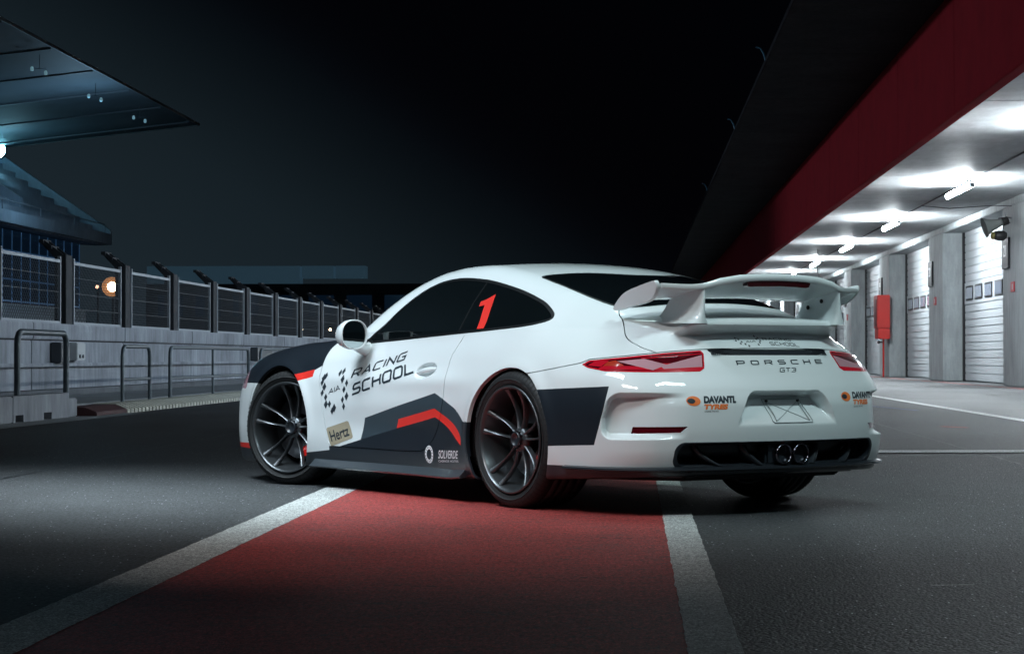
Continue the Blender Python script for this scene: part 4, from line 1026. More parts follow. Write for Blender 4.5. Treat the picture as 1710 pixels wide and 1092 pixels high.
# ------------------------------------------------------------------ the car
car = empty('racing_car', (.110, 11.244, 0), R(127.5), label='white sports coupe in racing school livery with large rear wing, on the red painted strip', cat='car')
body_mats = [pBODY*16+m for m in range(11)]
tm_object('body', tm, body_mats, MATSL, car, flange=.022)
def halves(name, part, sel_mats=range(11), parent=car, split=True, **k):
    out = []
    for sgn in ((1,-1) if split else (0,)):
        L2 = tm.L.copy()
        if sgn:
            cy = tm.V[tm.T,1].mean(1)*sgn; L2[(cy < 0)] = -1
        t2 = TM(tm.V, tm.N, tm.T, L2)
        o = tm_object(name, t2, [part*16+m for m in range(11)], MATSL, parent, **k)
        out.append(o)
    return out
doors = halves('door', pDOOR, flange=.018)
halves('side_window', pDGL, flange=.004, inset=.002)
halves('quarter_window', pQGL, flange=.004, inset=.002)
halves('window_trim', pTRIM, flange=.006, split=False)
halves('windscreen', pWS, flange=.004, split=False)
halves('rear_window', pRW, flange=.004, inset=.002, split=False)
lid = halves('engine_lid', pLID, flange=.018, split=False)[0]
bumper = halves('rear_bumper', pBUMP, flange=.018, split=False)[0]
tails = halves('tail_light', pLIGHT, flange=.008, inset=-.001)
diff = halves('rear_diffuser', pVAL, flange=.012, split=False)[0]
halves('air_grille', pGRILL, flange=.006, inset=.008, split=False, fmat=PLASTIC)
halves('rear_reflector', pFOG, flange=.006, inset=.003)
halves('bonnet', pHOOD, flange=.018, split=False)
halves('side_skirt', pSKIRT, flange=.012)
halves('front_lip', pLIP, flange=.01, split=False)
halves('headlamp', pHEAD, flange=.006)
# inner shell: everything behind the gaps and in the wheel wells
def CORE(x, y, z):
    ay = np.abs(y); f = Fbase(x, y, z)+.05+.08*sstep(-.5,-.75,x)
    for cx, cz, r in (AR, AF):
        w = np.minimum(r+.012-np.sqrt((x-cx)**2+(z-cz)**2), ay-.53)
        f = np.maximum(f, w)
    return np.maximum(f, .16-z)
kv, kq = surface_net(CORE, (-1.15,-.98,.04), (3.65,.98,1.33), .035)
me = bpy.data.meshes.new('inner_shell'); me.from_pydata(kv.tolist(), [], kq.tolist()); me.materials.append(INNER); me.update()
link('inner_shell', me, car)

# grille fins
b = MB()
for i in range(74):
    y = -.365+i*.01; 
    b.add([(-.905+.0,y,.796),(-.905,y+.003,.796),(-.935,y+.006,.768),(-.935,y+.003,.768),(-.885,y,.796),(-.885,y+.003,.796),(-.915,y+.006,.768),(-.915,y+.003,.768)],
          [(0,1,2,3),(4,7,6,5),(0,3,7,4),(1,5,6,2),(0,4,5,1),(3,2,6,7)], CHROME if False else PLASTIC)
b.build('grille_fin', car, kind='stuff')

# ------------------------------------------------------------------ surface lookup for decals
def surf_y(x, z, sgn=1):
    x = np.asarray(x,float); z = np.asarray(z,float); a = np.full(x.shape, .35); c = np.full(x.shape, 1.05)
    for _ in range(22):
        m = (a+c)/2; v = F(x, m, z); ins = v < 0; a = np.where(ins, m, a); c = np.where(ins, c, m)
    return sgn*(a+c)/2
def surf_x(y, z):
    y = np.asarray(y,float); z = np.asarray(z,float); a = np.full(y.shape, -1.3); c = np.full(y.shape, -.45)
    for _ in range(22):
        m = (a+c)/2; v = F(m, y, z); out = v > 0; a = np.where(out, m, a); c = np.where(out, c, m)
    return (a+c)/2
def surf_z(x, y):
    x = np.asarray(x,float); y = np.asarray(y,float); a = np.full(x.shape, .70); c = np.full(x.shape, 1.4)
    for _ in range(22):
        m = (a+c)/2; v = F(x, y, m); ins = v < 0; a = np.where(ins, m, a); c = np.where(ins, c, m)
    return (a+c)/2
def on_shelf(quad, off=.0015):
    def f(P):
        p = bil(quad, P[:,0], P[:,1]); x, y = p[:,0], p[:,1]; a = np.full(x.shape, .74); c = np.full(x.shape, .866)
        for _ in range(20):
            m = (a+c)/2; ins = F(x, y, m) < 0; a = np.where(ins, m, a); c = np.where(ins, c, m)
        return np.stack([x, y, (a+c)/2+off], 1)
    return f
def bil(q, u, v):
    q = np.array(q,float); u = np.asarray(u)[:,None]; v = np.asarray(v)[:,None]
    return q[0]*(1-u)*(1-v)+q[1]*u*(1-v)+q[2]*u*v+q[3]*(1-u)*v
def on_side(quad, sgn=1, off=.0012):
    def f(P):
        p = bil(quad, P[:,0], P[:,1]); x, z = p[:,0], p[:,1]
        return np.stack([x, surf_y(x,z,sgn)+sgn*off, z], 1)
    return f
def on_rear(quad, off=.0015, normal=True):
    def f(P):
        p = bil(quad, P[:,0], P[:,1]); y, z = p[:,0], p[:,1]; x = surf_x(y,z)
        Q = np.stack([x,y,z],1); g = grad(F,Q); g /= np.linalg.norm(g,axis=1)[:,None]
        return Q+g*off
    return f
def on_top(quad, off=.0015):
    def f(P):
        p = bil(quad, P[:,0], P[:,1]); x, y = p[:,0], p[:,1]
        return np.stack([x,y,surf_z(x,y)+off],1)
    return f
def decal(name, faces2d, mp, m, parent, depth=0, maxlen=.03, span=.4, **k):
    """faces2d: (verts2d in unit square, faces)"""
    vs, fs = faces2d
    bm = bmesh.new(); bv = [bm.verts.new((p[0],p[1],0)) for p in vs]
    for f in fs:
        try: bm.faces.new([bv[i] for i in f])
        except ValueError: pass
    bmesh.ops.triangulate(bm, faces=bm.faces)
    for _ in range(4):
        ed = [e for e in bm.edges if e.calc_length()*span > maxlen]
        if not ed: break
        bmesh.ops.subdivide_edges(bm, edges=ed, cuts=1); bmesh.ops.triangulate(bm, faces=bm.faces)
    P = np.array([v.co[:] for v in bm.verts])[:, :2]; Q = mp(P)
    for v, q in zip(bm.verts, Q): v.co = q
    bmesh.ops.remove_doubles(bm, verts=bm.verts, dist=1e-5)
    me = bpy.data.meshes.new(name); bm.to_mesh(me); bm.free(); me.materials.append(m)
    # face outwards
    return link(name, me, parent, **k)
STR = {  # stroke glyphs, unit cell 0..1, wide rounded-square style
 'R':[[(0,0),(0,1),(.85,1),(1,.9),(1,.55),(.85,.45),(.12,.45)],[(.55,.45),(1,0)]],
 'A':[[(0,0),(.52,1),(1,0)],[(.2,.30),(.84,.30)]],
 'C':[[(1,1),(.14,1),(0,.86),(0,.14),(.14,0),(1,0)]],
 'I':[[(0,0),(0,1)]],
 'N':[[(0,0),(0,1),(1,0),(1,1)]],
 'G':[[(1,1),(.14,1),(0,.86),(0,.14),(.14,0),(1,0),(1,.48),(.5,.48)]],
 'S':[[(1,1),(.14,1),(0,.88),(0,.62),(.14,.5),(.86,.5),(1,.38),(1,.12),(.86,0),(0,0)]],
 'H':[[(0,0),(0,1)],[(1,0),(1,1)],[(0,.5),(1,.5)]],
 'O':[[(.14,0),(0,.14),(0,.86),(.14,1),(.86,1),(1,.86),(1,.14),(.86,0),(.14,0)]],
 'L':[[(0,1),(0,0),(1,0)]],
 'P':[[(0,0),(0,1),(.88,1),(1,.9),(1,.52),(.88,.42),(0,.42)]],
 'E':[[(1,1),(0,1),(0,0),(1,0)],[(0,.5),(.95,.5)]],
 'T':[[(0,1),(1,1)],[(.5,1),(.5,0)]],
 '3':[[(0,1),(.8,1),(1,.86),(1,.62),(.85,.52),(.4,.52)],[(.85,.52),(1,.4),(1,.14),(.8,0),(0,0)]],
}
def strokes(text, w=.7, gap=.28, t=.11, shear=0., asp=1., widths=None):
    """returns (verts, faces, total width) in a unit-height cell; t = stroke width relative to height"""
    vs, fs = [], []; x = 0; sp = w*asp
    for ch in text:
        if ch == ' ': x += sp*.6+gap; continue
        ww = 0 if ch == 'I' else sp*(widths or {}).get(ch, 1)
        for line in STR[ch]:
            pts = [np.array((x+p[0]*ww, t/2+p[1]*(1-t))) for p in line]
            n = len(pts); closed = np.allclose(pts[0], pts[-1]) and n > 2
            offs = []
            for i in range(n):
                def nrm(a, b): d = (b-a)/ (np.linalg.norm(b-a)+1e-9); return np.array((-d[1], d[0]))
                if closed and i in (0, n-1): n1, n2 = nrm(pts[-2], pts[-1]), nrm(pts[0], pts[1])
                else: n1 = nrm(pts[i-1], pts[i]) if i > 0 else nrm(pts[0], pts[1]); n2 = nrm(pts[i], pts[i+1]) if i < n-1 else n1
                m = n1+n2; m /= np.linalg.norm(m)+1e-9; c = max(m@n1, .35); offs.append(m/c*t/2)
            o = len(vs)
            for p, q in zip(pts, offs): vs += [p+q, p-q]
            fs += [(o+2*i, o+2*i+2, o+2*i+3, o+2*i+1) for i in range(n-1)]
        x += ww+gap+t
    W = x-gap
    vs = [(p[0]+t/2+shear*p[1], p[1]) for p in vs]
    return vs, fs, W
def unit(vf, W=None):
    vs, fs = vf[0], vf[1]; a = np.array(vs); lo = a.min(0); hi = a.max(0)
    a = (a-lo)/(hi-lo); return a, fs

# door lettering, left side (and the mirrored door on the right)
def side_script(parent, sgn):
    def q(pts):       # reads left-to-right on both sides
        return pts if sgn > 0 else [pts[1], pts[0], pts[3], pts[2]]
    # on the left side the text runs from the front (high x) to the rear
    decal('lettering', unit(strokes('RACING', .78, .16, .165, .10)), on_side(q([(1.668,.628),(1.150,.738),(1.135,.800),(1.672,.693)]), sgn), INK, parent, label='lettering RACING')
    decal('lettering', unit(strokes('SCHOOL', .78, .12, .175, .10)), on_side(q([(1.650,.540),(1.010,.672),(1.075,.738),(1.640,.607)]), sgn), INK, parent, label='lettering SCHOOL')
    decal('emblem_lettering', unit(strokes('AIA', .8, .12, .13)), on_side(q([(1.905,.545),(1.778,.573),(1.784,.605),(1.896,.577)]), sgn), INK, parent)
    # chequered shield of small diamonds
    px = [(1.966,.638),(1.945,.650),(1.976,.612),(1.950,.587),(1.969,.552),(1.930,.528),(1.925,.487),(1.888,.489),(1.862,.450),(1.839,.468),(1.767,.678),(1.801,.668),(1.756,.634),(1.708,.612),(1.736,.575),(1.706,.537),(1.748,.516),(1.736,.478),(1.722,.600),(1.775,.646)][:18]
    for i, (x, z) in enumerate(px):
        r_ = .021 if i % 3 else .026
        decal('emblem_diamond', ([(0,.45),(.45,0),(1,.55),(.55,1)], [(0,1,2,3)]), on_side(q([(x+r_*.8,z-r_),(x-r_*.8,z-r_),(x-r_*.8,z+r_),(x+r_*.8,z+r_)]), sgn), INK, parent)
    hq = [(1.879,.246),(1.644,.303),(1.700,.399),(1.927,.350)]
    rr = [(.05,0),(.95,0),(1,.07),(1,.93),(.95,1),(.05,1),(0,.93),(0,.07)]
    decal('tan_sticker', (rr, [tuple(range(8))]), on_side(q(hq), sgn, .0010), TAN, parent)
    a, f = unit(font_shape('Hertz', .012)); a = a*[.80,.58]+[.09,.2]
    decal('sticker_lettering', (a, f), on_side(q(hq), sgn, .0022), INK, parent, label='lettering Hertz on tan sticker')
    # white ring emblem and lettering
    n = 28; vs, fs = [], []
    for k in range(n):
        t = 2*math.pi*k/n
        for r in (.30,.5): vs.append((.5+r*math.cos(t), .5+r*math.sin(t)))
    fs = [(2*k,2*k+1,(2*k+3)%(2*n),(2*k+2)%(2*n)) for k in range(n)]
    rq = [(.868,.193),(.778,.193),(.778,.287),(.868,.287)]
    decal('ring_emblem', (vs, fs), on_side(q(rq), sgn), WHITEINK, parent)
    vs, fs = [], []
    for k in range(14):
        t = 2*math.pi*(k+.5)/14; o = len(vs)
        for r, w in ((.35,-.022),(.45,-.030),(.45,.030),(.35,.022)): vs.append((.5+r*math.cos(t)-w*math.sin(t), .5+r*math.sin(t)+w*math.cos(t)))
        fs.append((o,o+1,o+2,o+3))
    decal('ring_emblem_marks', (vs, fs), on_side(q(rq), sgn, .0022), INK, parent)
    decal('lettering', unit(font_shape('SOLVERDE', .008, .35)), on_side(q([(.722,.222),(.492,.230),(.490,.272),(.722,.266)]), sgn), WHITEINK, parent, label='lettering SOLVERDE')
    decal('lettering', unit(font_shape('CASINOS HOTEIS')), on_side(q([(.722,.203),(.495,.211),(.495,.222),(.722,.214)]), sgn), WHITEINK, parent)
side_script(car, 1); side_script(car, -1)
# red 1 on the quarter glass
for sgn in (1,-1):
    P1 = [(.495,.906),(.432,.909),(.476,1.090),(.540,1.062),(.582,1.052),(.576,1.026),(.531,1.033)]
    if sgn < 0: P1 = [(1.0-p[0]+.0, p[1]) for p in P1]
    mp = lambda P, sgn=sgn: np.stack([P[:,0], surf_y(P[:,0],P[:,1],sgn)+sgn*.0015, P[:,1]], 1)
    decal('race_number', (P1, [(0,1,2,3,6),(3,4,5,6)]), mp, REDV, car, span=1, label='red number 1')

# rear lettering
def letters_rear(text, q, m, par, **k): decal('lettering', unit(strokes(text, **k)), on_rear(q), m, par, label='lettering '+text)
for i, ch in enumerate('PORSCHE'):
    def at_(t): return (.250-.560*t, .7195+.006*t)
    t0 = i/(7-.42); t1 = t0+.58/(7-.42); a_, c_ = at_(t0), at_(t1)
    decal('letter', unit(strokes(ch, 1.25, t=.20)), on_rear([a_, c_, (c_[0],c_[1]+.022), (a_[0],a_[1]+.022)]), INK, bumper, label='dark letter '+ch)
letters_rear('GT3', [(.005,.685),(-.105,.685),(-.112,.7065),(-.002,.7065)], INK, bumper, w=.95, gap=.18, t=.16, shear=.15)
def davanti(y0, y1, z0, z1, sgn=1):
    # drop shaped orange mark
    W = y0-y1; 
    n = 20; vs = [(.5+.5*math.cos(t)*(1 if math.cos(t)<0 else .9), .5+.5*math.sin(t)) for t in [2*math.pi*k/n for k in range(n)]]
    q = [(y0,z0+.030),(y0-W*.285,z0+.030),(y0-W*.285,z1),(y0,z1)]
    decal('orange_mark', (vs, [tuple(range(n))]), on_rear(q), ORANGE, bumper)
    vs2 = [(.06+.55*p[0], .24+.52*p[1]) for p in vs]
    decal('mark_centre', (vs2, [tuple(range(n))]), on_rear(q,.0026), INK, bumper)
    zz = z0+(z1-z0)*.50
    decal('lettering', unit(font_shape('DAVANTI.', .065, .2)), on_rear([(y0-W*.33,zz+.004),(y1,zz+.004),(y1,z1),(y0-W*.33,z1)]), INK, bumper, label='lettering DAVANTI')
    decal('lettering', unit(font_shape('TYRES', .06, .2)), on_rear([(y0-W*.33,z0+.013),(y0-W*.82,z0+.013),(y0-W*.82,zz),(y0-W*.33,zz)]), ORANGE, bumper, label='lettering TYRES')
    decal('lettering', unit(font_shape('LEADING THE WAY')), on_rear([(y0-W*.33,z0),(y0-W*.62,z0),(y0-W*.62,z0+.008),(y0-W*.33,z0+.008)]), INK, bumper)
davanti(.578,.323,.498,.574); davanti(-.365,-.640,.510,.586)
# racing school script on the lid, above the grille
decal('lettering', unit(strokes('RACING', .78, .20, .15)), on_shelf([(-.894,.02),(-.892,-.165),(-.875,-.165),(-.877,.02)]), INK, lid, label='lettering RACING')
decal('lettering', unit(strokes('SCHOOL', .78, .16, .15)), on_shelf([(-.916,-.01),(-.914,-.20),(-.898,-.20),(-.900,-.01)]), INK, lid, label='lettering SCHOOL')
decal('emblem_lettering', unit(strokes('AIA', .8, .12, .13)), on_shelf([(-.901,.135),(-.900,.07),(-.889,.07),(-.890,.135)]), INK, lid)
for (y, z) in [(.185,.857),(.170,.850),(.190,.846),(.160,.840),(.172,.834),(.145,.831),(.128,.824),(.060,.860),(.045,.853),(.058,.848),(.040,.841),(.050,.834),(.065,.827)]:
    s_ = .0055; x = -.870-(.860-z)*1.25
    decal('emblem_diamond', ([(0,.5),(.5,0),(1,.5),(.5,1)], [(0,1,2,3)]), on_shelf([(x-s_,y+s_*1.2),(x-s_,y-s_*1.2),(x+s_,y-s_*1.2),(x+s_,y+s_*1.2)]), INK, lid)

# licence plate bracket in the recess
pq = [(.148,.437),(-.122,.447),(-.145,.552),(.115,.548)]
pq = [(.150,.440),(-.150,.440),(-.140,.553),(.140,.553)]
def rear_pts(P, off): 
    P = np.array(P,float); x = surf_x(P[:,0],P[:,1]); Q = np.stack([x,P[:,0],P[:,1]],1); g = grad(F,Q); g /= np.linalg.norm(g,axis=1)[:,None]; return Q+g*off
b = MB()
ring = [(.098,.553),(-.142,.553),(-.148,.448),(-.141,.441),(.101,.441),(.108,.448)]
rr = []
for p, q in zip(ring, ring[1:]+ring[:1]):
    for t in (0,.25,.5,.75): rr.append((p[0]+(q[0]-p[0])*t, p[1]+(q[1]-p[1])*t))
BR = mat('bracket_steel', (.40,.44,.45), .4, metal=.3)
b.tube(rear_pts(rr,.004), .0022, BR, 6, closed=True)
for s in (1,-1): b.tube(rear_pts([(-.022+s*.105*(1-2*t), .450+.092*t) for t in np.linspace(0,1,9)],.003), .0016, BR, 6)
b.tube(rear_pts([(.082,.54),(.082,.48),(.086,.45)],.006), .003, BR, 6); b.tube(rear_pts([(-.124,.54),(-.124,.48),(-.128,.45)],.006), .003, BR, 6)
for y in (.080,-.122):
    p = rear_pts([(y,.540)],.010)[0]; b.lathe([(0,-.006),(.006,-.006),(.006,.004),(0,.004)], PLASTIC, 'x', 12, c=tuple(p))
b.build('plate_bracket', bumper)

# diffuser furniture: fins, centre block, exhaust tips
for s in (1,-1):
    for ys, lean in ((.405,.10),(.165,.07)):
        b = MB(); pts = []
        n = 8
        for (dy, w) in ((0,0),(0,.022)):
            for k in range(n+1):
                t = k/n; pts.append((s*(ys+lean*(1-(1-t)**2)-lean*.2+w), .243+.100*(t)))
        xr_ = surf_x([abs(p[0]) for p in pts], [p[1] for p in pts])
        base = [(-.93, p[0], p[1]) for p in pts]
        front = [(-1.055+.085*(abs(p[0])/.6)**2+.05*((p[1]-.243)/.1)+.0, p[0], p[1]) for p in pts]
        v = base+front; m = len(pts); N = n+1
        fs = []
        for k in range(n):
            fs += [(k,k+1,m+k+1,m+k),(N+k,m+N+k,m+N+k+1,N+k+1),(m+k,m+k+1,m+N+k+1,m+N+k)]
        b.add(v, fs, PLASTIC, True); b.build('diffuser_fin', car, recalc=True)

# lower lip blade round the rear
th = np.linspace(-R(68), R(68), 75); c0 = np.array((-.10,0.)); lo_ = np.zeros(75); hi_ = np.full(75, 1.6)
for _ in range(24):
    m = (lo_+hi_)/2; v = Fbase(c0[0]-m*np.cos(th), m*np.sin(th), np.full(75,.262)); lo_ = np.where(v < 0, m, lo_); hi_ = np.where(v < 0, hi_, m)
P_ = np.stack([c0[0]-lo_*np.cos(th), lo_*np.sin(th)], 1)
Tn = np.gradient(P_, axis=0); Tn /= np.linalg.norm(Tn,axis=1)[:,None]; Nn = np.stack([-Tn[:,1]*-1, -Tn[:,0]],1)
Nn = np.where((Nn*(P_-c0)).sum(1)[:,None] < 0, -Nn, Nn)
sec = [(-.040,.222),(.012,.219),(.022,.224),(.020,.233),(-.02,.243)]
b = MB(); n = len(sec)
vs = [(p[0]+q[0]*d, p[1]+q[1]*d, z+(.0)) for p, q in zip(P_, Nn) for d, z in sec]
b.add(vs, [(i*n+k, i*n+(k+1)%n, (i+1)*n+(k+1)%n, (i+1)*n+k) for i in range(74) for k in range(n)]+[tuple(range(n)), tuple(range(74*n,75*n))], PLASTIC)
b.build('diffuser_lip', car)
b = MB()
b.box(-1.035,-.90,-.160,.125,.236,.350, PLASTIC)
b.build('exhaust_surround', car, bevel=.012)
b = MB(); b.box(-1.043,-1.03,-.035,.035,.3405,.3535, mat('sensor_grey',(.10,.10,.10),.5)); b.box(-1.044,-1.03,.018,.035,.342,.352, REDV); b.build('parking_sensor', car)
for s in (1,-1):
    b = MB(); prof = [(.039,.13),(.041,0),(.0425,-.006),(.046,-.009),(.0495,-.006),(.051,0),(.051,.10)]
    b.lathe(prof, PIPE, 'x', 48, c=(-1.062, s*.055-.018, .292))
    b.lathe([(0,.12),(.041,.12)], INNER, 'x', 32, c=(-1.062, s*.055-.018, .292))
    b.build('exhaust_tip', car)
# underbody
b = MB(); b.prism([(-.92,.235),(-.86,.165),(-.4,.15),(.5,.13),(2.9,.12),(3.0,.16),(3.0,.24)], -.50,.50, INNER); b.build('underbody', car, bevel=.01)
b = MB(); b.prism([(-1.0,.228),(-.90,.185),(-.62,.17),(-.62,.228)], -.56,.56, PLASTIC); b.build('rear_undertray', car, bevel=.012)
# rocker blades
ROCK = mat('sheen_grey_sill', (.045,.055,.065), .3, coat=.8, coat_rough=.08)  # black blade's lit sheen put into a greyer base colour
for s in (1,-1):
    b = MB(); vs = []
    sec = [(-.055,.150),(-.01,.126),(.022,.122),(.028,.130),(.012,.145),(-.022,.178)]
    xs_ = np.linspace(.43,2.06,24); n = len(sec)
    for x in xs_:
        w = float(Wside(np.array(x), np.array(.20)))
        k_ = min(1,(x-.40)/.15); 
        for d, z in sec: vs.append((x, s*(min(w,.905)+d+.008), z+.012*(1-k_)))
    b.add(vs, [(i*n+k, i*n+(k+1)%n, (i+1)*n+(k+1)%n, (i+1)*n+k) for i in range(23) for k in range(n)]+[tuple(range(n)),tuple(range(23*n,24*n))], ROCK)
    b.build('rocker_blade', car)
# door handles
for s, d in ((1,doors[0]),(-1,doors[1])):
    b = MB(); vs = []; N = 15; seg = 10
    for i in range(N):
        t = i/(N-1); x = .990-.190*t; z = .673+.023*t
        yy = float(surf_y([x],[.735])[0])*1.0
        y = np.interp(t,[0,.5,1],[float(surf_y([.990],[.673])[0])-.004,float(Wside(np.array(.895),np.array(.685)))+.002,float(surf_y([.80],[.696])[0])-.004])
        rz_ = .0155*math.sin(math.pi*min(max(t*.9+.05,0),1))**.5; ry = .0085
        for k in range(seg):
            a = 2*math.pi*k/seg; vs.append((x, s*(y+ry*math.cos(a)), z+rz_*math.sin(a)))
    b.add(vs, [(i*seg+k, i*seg+(k+1)%seg, (i+1)*seg+(k+1)%seg, (i+1)*seg+k) for i in range(N-1) for k in range(seg)]+[tuple(range(seg)),tuple(range((N-1)*seg,N*seg))], WHITE, True)
    b.build('door_handle', d)

# ------------------------------------------------------------------ door mirrors
def ellipsoid_loft(name, rings, m, parent, seg=28, **k):
    """rings: (cx,cy,cz, half_w, half_h, squareness) in planes x = const"""
    b = MB(); vs = []
    for cx, cy, cz, hw, hh, e in rings:
        for q in range(seg):
            a = 2*math.pi*q/seg; c, s_ = math.cos(a), math.sin(a)
            vs.append((cx, cy+hw*math.copysign(abs(c)**e, c), cz+hh*math.copysign(abs(s_)**e, s_)))
    n = len(rings)
    b.add(vs, [(i*seg+q, i*seg+(q+1)%seg, (i+1)*seg+(q+1)%seg, (i+1)*seg+q) for i in range(n-1) for q in range(seg)], m, True)
    b.add(vs, [tuple(range(seg)), tuple(range((n-1)*seg,n*seg))[::-1]], m, True)
    return b.build(name, parent, **k)
for s in (1,-1):
    my, mz, mx_ = s*.935, .880, 1.52
    h_ = ellipsoid_loft('mirror', [(mx_+.150,my+s*.0,mz-.004,.015,.015,1),(mx_+.140,my,mz,.038,.036,.95),(mx_+.115,my,mz,.058,.058,.9),(mx_+.08,my,mz+.002,.073,.074,.9),(mx_+.04,my,mz+.004,.082,.083,.88),(mx_,my,mz+.004,.085,.085,.85),(mx_-.008,my,mz+.004,.082,.082,.85),(mx_-.004,my,mz+.004,.077,.077,.85),(mx_+.008,my,mz+.004,.076,.076,.85)], WHITE, car)
    # glass, dark lower half reflected by the real surroundings
    b = MB(); seg = 28; vs = [(mx_+.004, my+.075*math.copysign(abs(math.cos(a))**.85,math.cos(a)), mz+.004+.075*math.copysign(abs(math.sin(a))**.85,math.sin(a))) for a in [2*math.pi*q/seg for q in range(seg)]]
    b.add(vs, [tuple(range(seg))], MIRG); b.build('mirror_glass', h_)
    b = MB(); y0 = float(surf_y([1.60],[.80])[0])
    pts = [(1.60, s*(y0-.01), .800),(1.585, s*(y0+.03), .803),(1.575, s*(y0+.065), .815),(1.565, s*(y0+.095), .835)]
    b.tube(pts, [.045,.034,.032,.034], WHITE, 12); b.build('mirror_stem', h_)

# ------------------------------------------------------------------ rear wing
def zTE(y): 
    a = abs(y); return float(np.interp(a,[0,.12,.25,.36,.44,.50,.63],[1.149,1.147,1.140,1.122,1.102,1.098,1.104]))
def wing_sec(y):
    a = abs(y)
    xte = float(np.interp(a,[0,.2,.35,.45,.63],[-1.005,-.995,-.972,-.948,-.862])); xle = float(np.interp(a,[0,.4,.63],[-.640,-.630,-.560]))
    zt = zTE(y); zl = float(np.interp(a,[0,.3,.5,.63],[1.060,1.054,1.042,1.030])); th = float(np.interp(a,[0,.36,.46,.63],[.042,.040,.022,.018]))
    top, bot = [], []
    for t in np.linspace(0,1,11):
        x = xle+(xte-xle)*t; zc = zl+(zt-zl)*(t**1.25)
        hth = th*(1.35*math.sqrt(min(t*1.2,1))*(1-.55*t))*.5+.0015
        top.append((x, zc+hth)); bot.append((x, zc-hth*1.5*(1-.25*t)))
    lip = [(xte-.006, zt+.006),(xte-.008, zt-.010),(xte, zt-.020)]
    return top+lip+bot[::-1]
b = MB(); ys = np.concatenate([np.linspace(-.63,.63,57)]); vs = []; 
for y in ys: vs += [(p[0], y, p[1]) for p in wing_sec(y)]
n = len(wing_sec(0)); m_ = len(ys)
b.add(vs, [(i*n+k, i*n+(k+1)%n, (i+1)*n+(k+1)%n, (i+1)*n+k) for i in range(m_-1) for k in range(n)], WHITE, True)
b.add(vs, [tuple(range(n)), tuple(range((m_-1)*n, m_*n))[::-1]], WHITE)
wing = b.build('rear_wing', car)
me = wing.data
try:
    me.set_sharp_from_angle(angle=R(50))
except Exception: pass
# third brake light on the trailing edge
b = MB(); vs = []; 
yy = np.linspace(-.20,.20,21)
for y in yy:
    w = 1 if abs(y) < .19 else .7
    s_ = wing_sec(y); xte = s_[11][0]; z0 = zTE(y)-.030
    dx = -.004
    vs += [(xte+.012+dx, y, z0+.011*w),(xte+.024+dx, y, z0-.016*w),(xte+.05, y, z0-.016*w),(xte+.05, y, z0+.011*w)]
b.add(vs, [(i*4+k, i*4+(k+1)%4, (i+1)*4+(k+1)%4, (i+1)*4+k) for i in range(20) for k in range(4)]+[(0,1,2,3),tuple(range(80,84))], LENSD, False)
b.build('brake_light', wing)
# endplates
for s in (1,-1):
    o = smooth_poly([(-.475,.990),(-.505,1.022),(-.59,1.070),(-.71,1.100),(-.832,1.122),(-.858,1.118),(-.857,1.085),(-.815,1.043),(-.75,1.020),(-.63,1.003),(-.53,.988)], n=4)
    b = MB(); n = len(o); vs = []
    for d, sc_ in ((-.004,1),(.008,.995),(.014,.96)):
        cx = -.67; cz = 1.05
        for x, z in o: vs.append((cx+(x-cx)*sc_, s*(.630+d+.018*((z-1.05)/.07)), cz+(z-cz)*sc_))
    b.add(vs, [tuple(range(n))[::-1], tuple(range(2*n,3*n))], WHITE, True)
    b.add(vs, [(j*n+i, j*n+(i+1)%n, (j+1)*n+(i+1)%n, (j+1)*n+i) for j in range(2) for i in range(n)], WHITE, True)
    b.build('wing_endplate', wing)
# uprights
for s in (1,-1):
    n = 12; b = MB(); vs = []
    lv = np.linspace(0,1,9)
    for t in lv:
        z = .930+t*.155
        xf_ = -.56-.13*t**.8; xb = -.948
        th = .013+.050*(1-t)**4; yc = s*(.436+.010*(1-t)**2)
        for k in range(24):
            a = 2*math.pi*k/24; c, q = math.cos(a), math.sin(a)
            xx = (xf_+xb)/2+(xf_-xb)/2*math.copysign(abs(c)**.55, c)
            top_z = np.interp(xx, [-.95,-.80,-.60],[1.094,1.056,1.034])
            zz = .920+(top_z-.920)*t
            vs.append((xx, yc+th*math.copysign(abs(q)**.6, q), zz))
    b.add(vs, [(j*24+k, j*24+(k+1)%24, (j+1)*24+(k+1)%24, (j+1)*24+k) for j in range(len(lv)-1) for k in range(24)], WHITE, True)
    b.add(vs, [tuple(range(24))[::-1], tuple(range((len(lv)-1)*24, len(lv)*24))], WHITE)
    up = b.build('wing_upright', wing)
    # raised side badge
    def dpt(u, v): return (-.745-.165*u+.02*v, s*(.452), .958+.050*v+.010*u)
    o = [(0,0),(.25,.62),(.45,.85),(.95,1),(1,.9),(.88,.25),(.75,.05),(.55,0)]
    b = MB(); vv = [dpt(*p) for p in o]; v2 = [(p[0],p[1]-s*.02,p[2]) for p in vv]
    b.add(vv+v2, [tuple(range(8)), tuple(range(8,16))[::-1]]+[(i,(i+1)%8,8+(i+1)%8,8+i) for i in range(8)], WHITE)
    b.build('intake_badge', up, bevel=.003)
    vs_, fs_ = font_shape('3.8'); a_, f_ = unit((vs_,fs_)); 
    mp = lambda P, s=s: np.array([(-.80-.075*p[0], s*(.4535), .970+.024*p[1]) for p in P]) if s > 0 else np.array([(-.875+.075*p[0], s*(.4535), .966+.026*p[1]) for p in P])
    decal('badge_lettering', (a_,f_), mp, GREYINK, up)
    for (x,z) in ((-.74,1.01),(-.84,1.04)):
        b = MB(); b.lathe([(0,0),(.011,0),(.011,.004),(0,.004)], INNER, 'y', 14, c=(x, s*.414-(.004 if s>0 else 0), z)); b.build('bolt_cover', up)

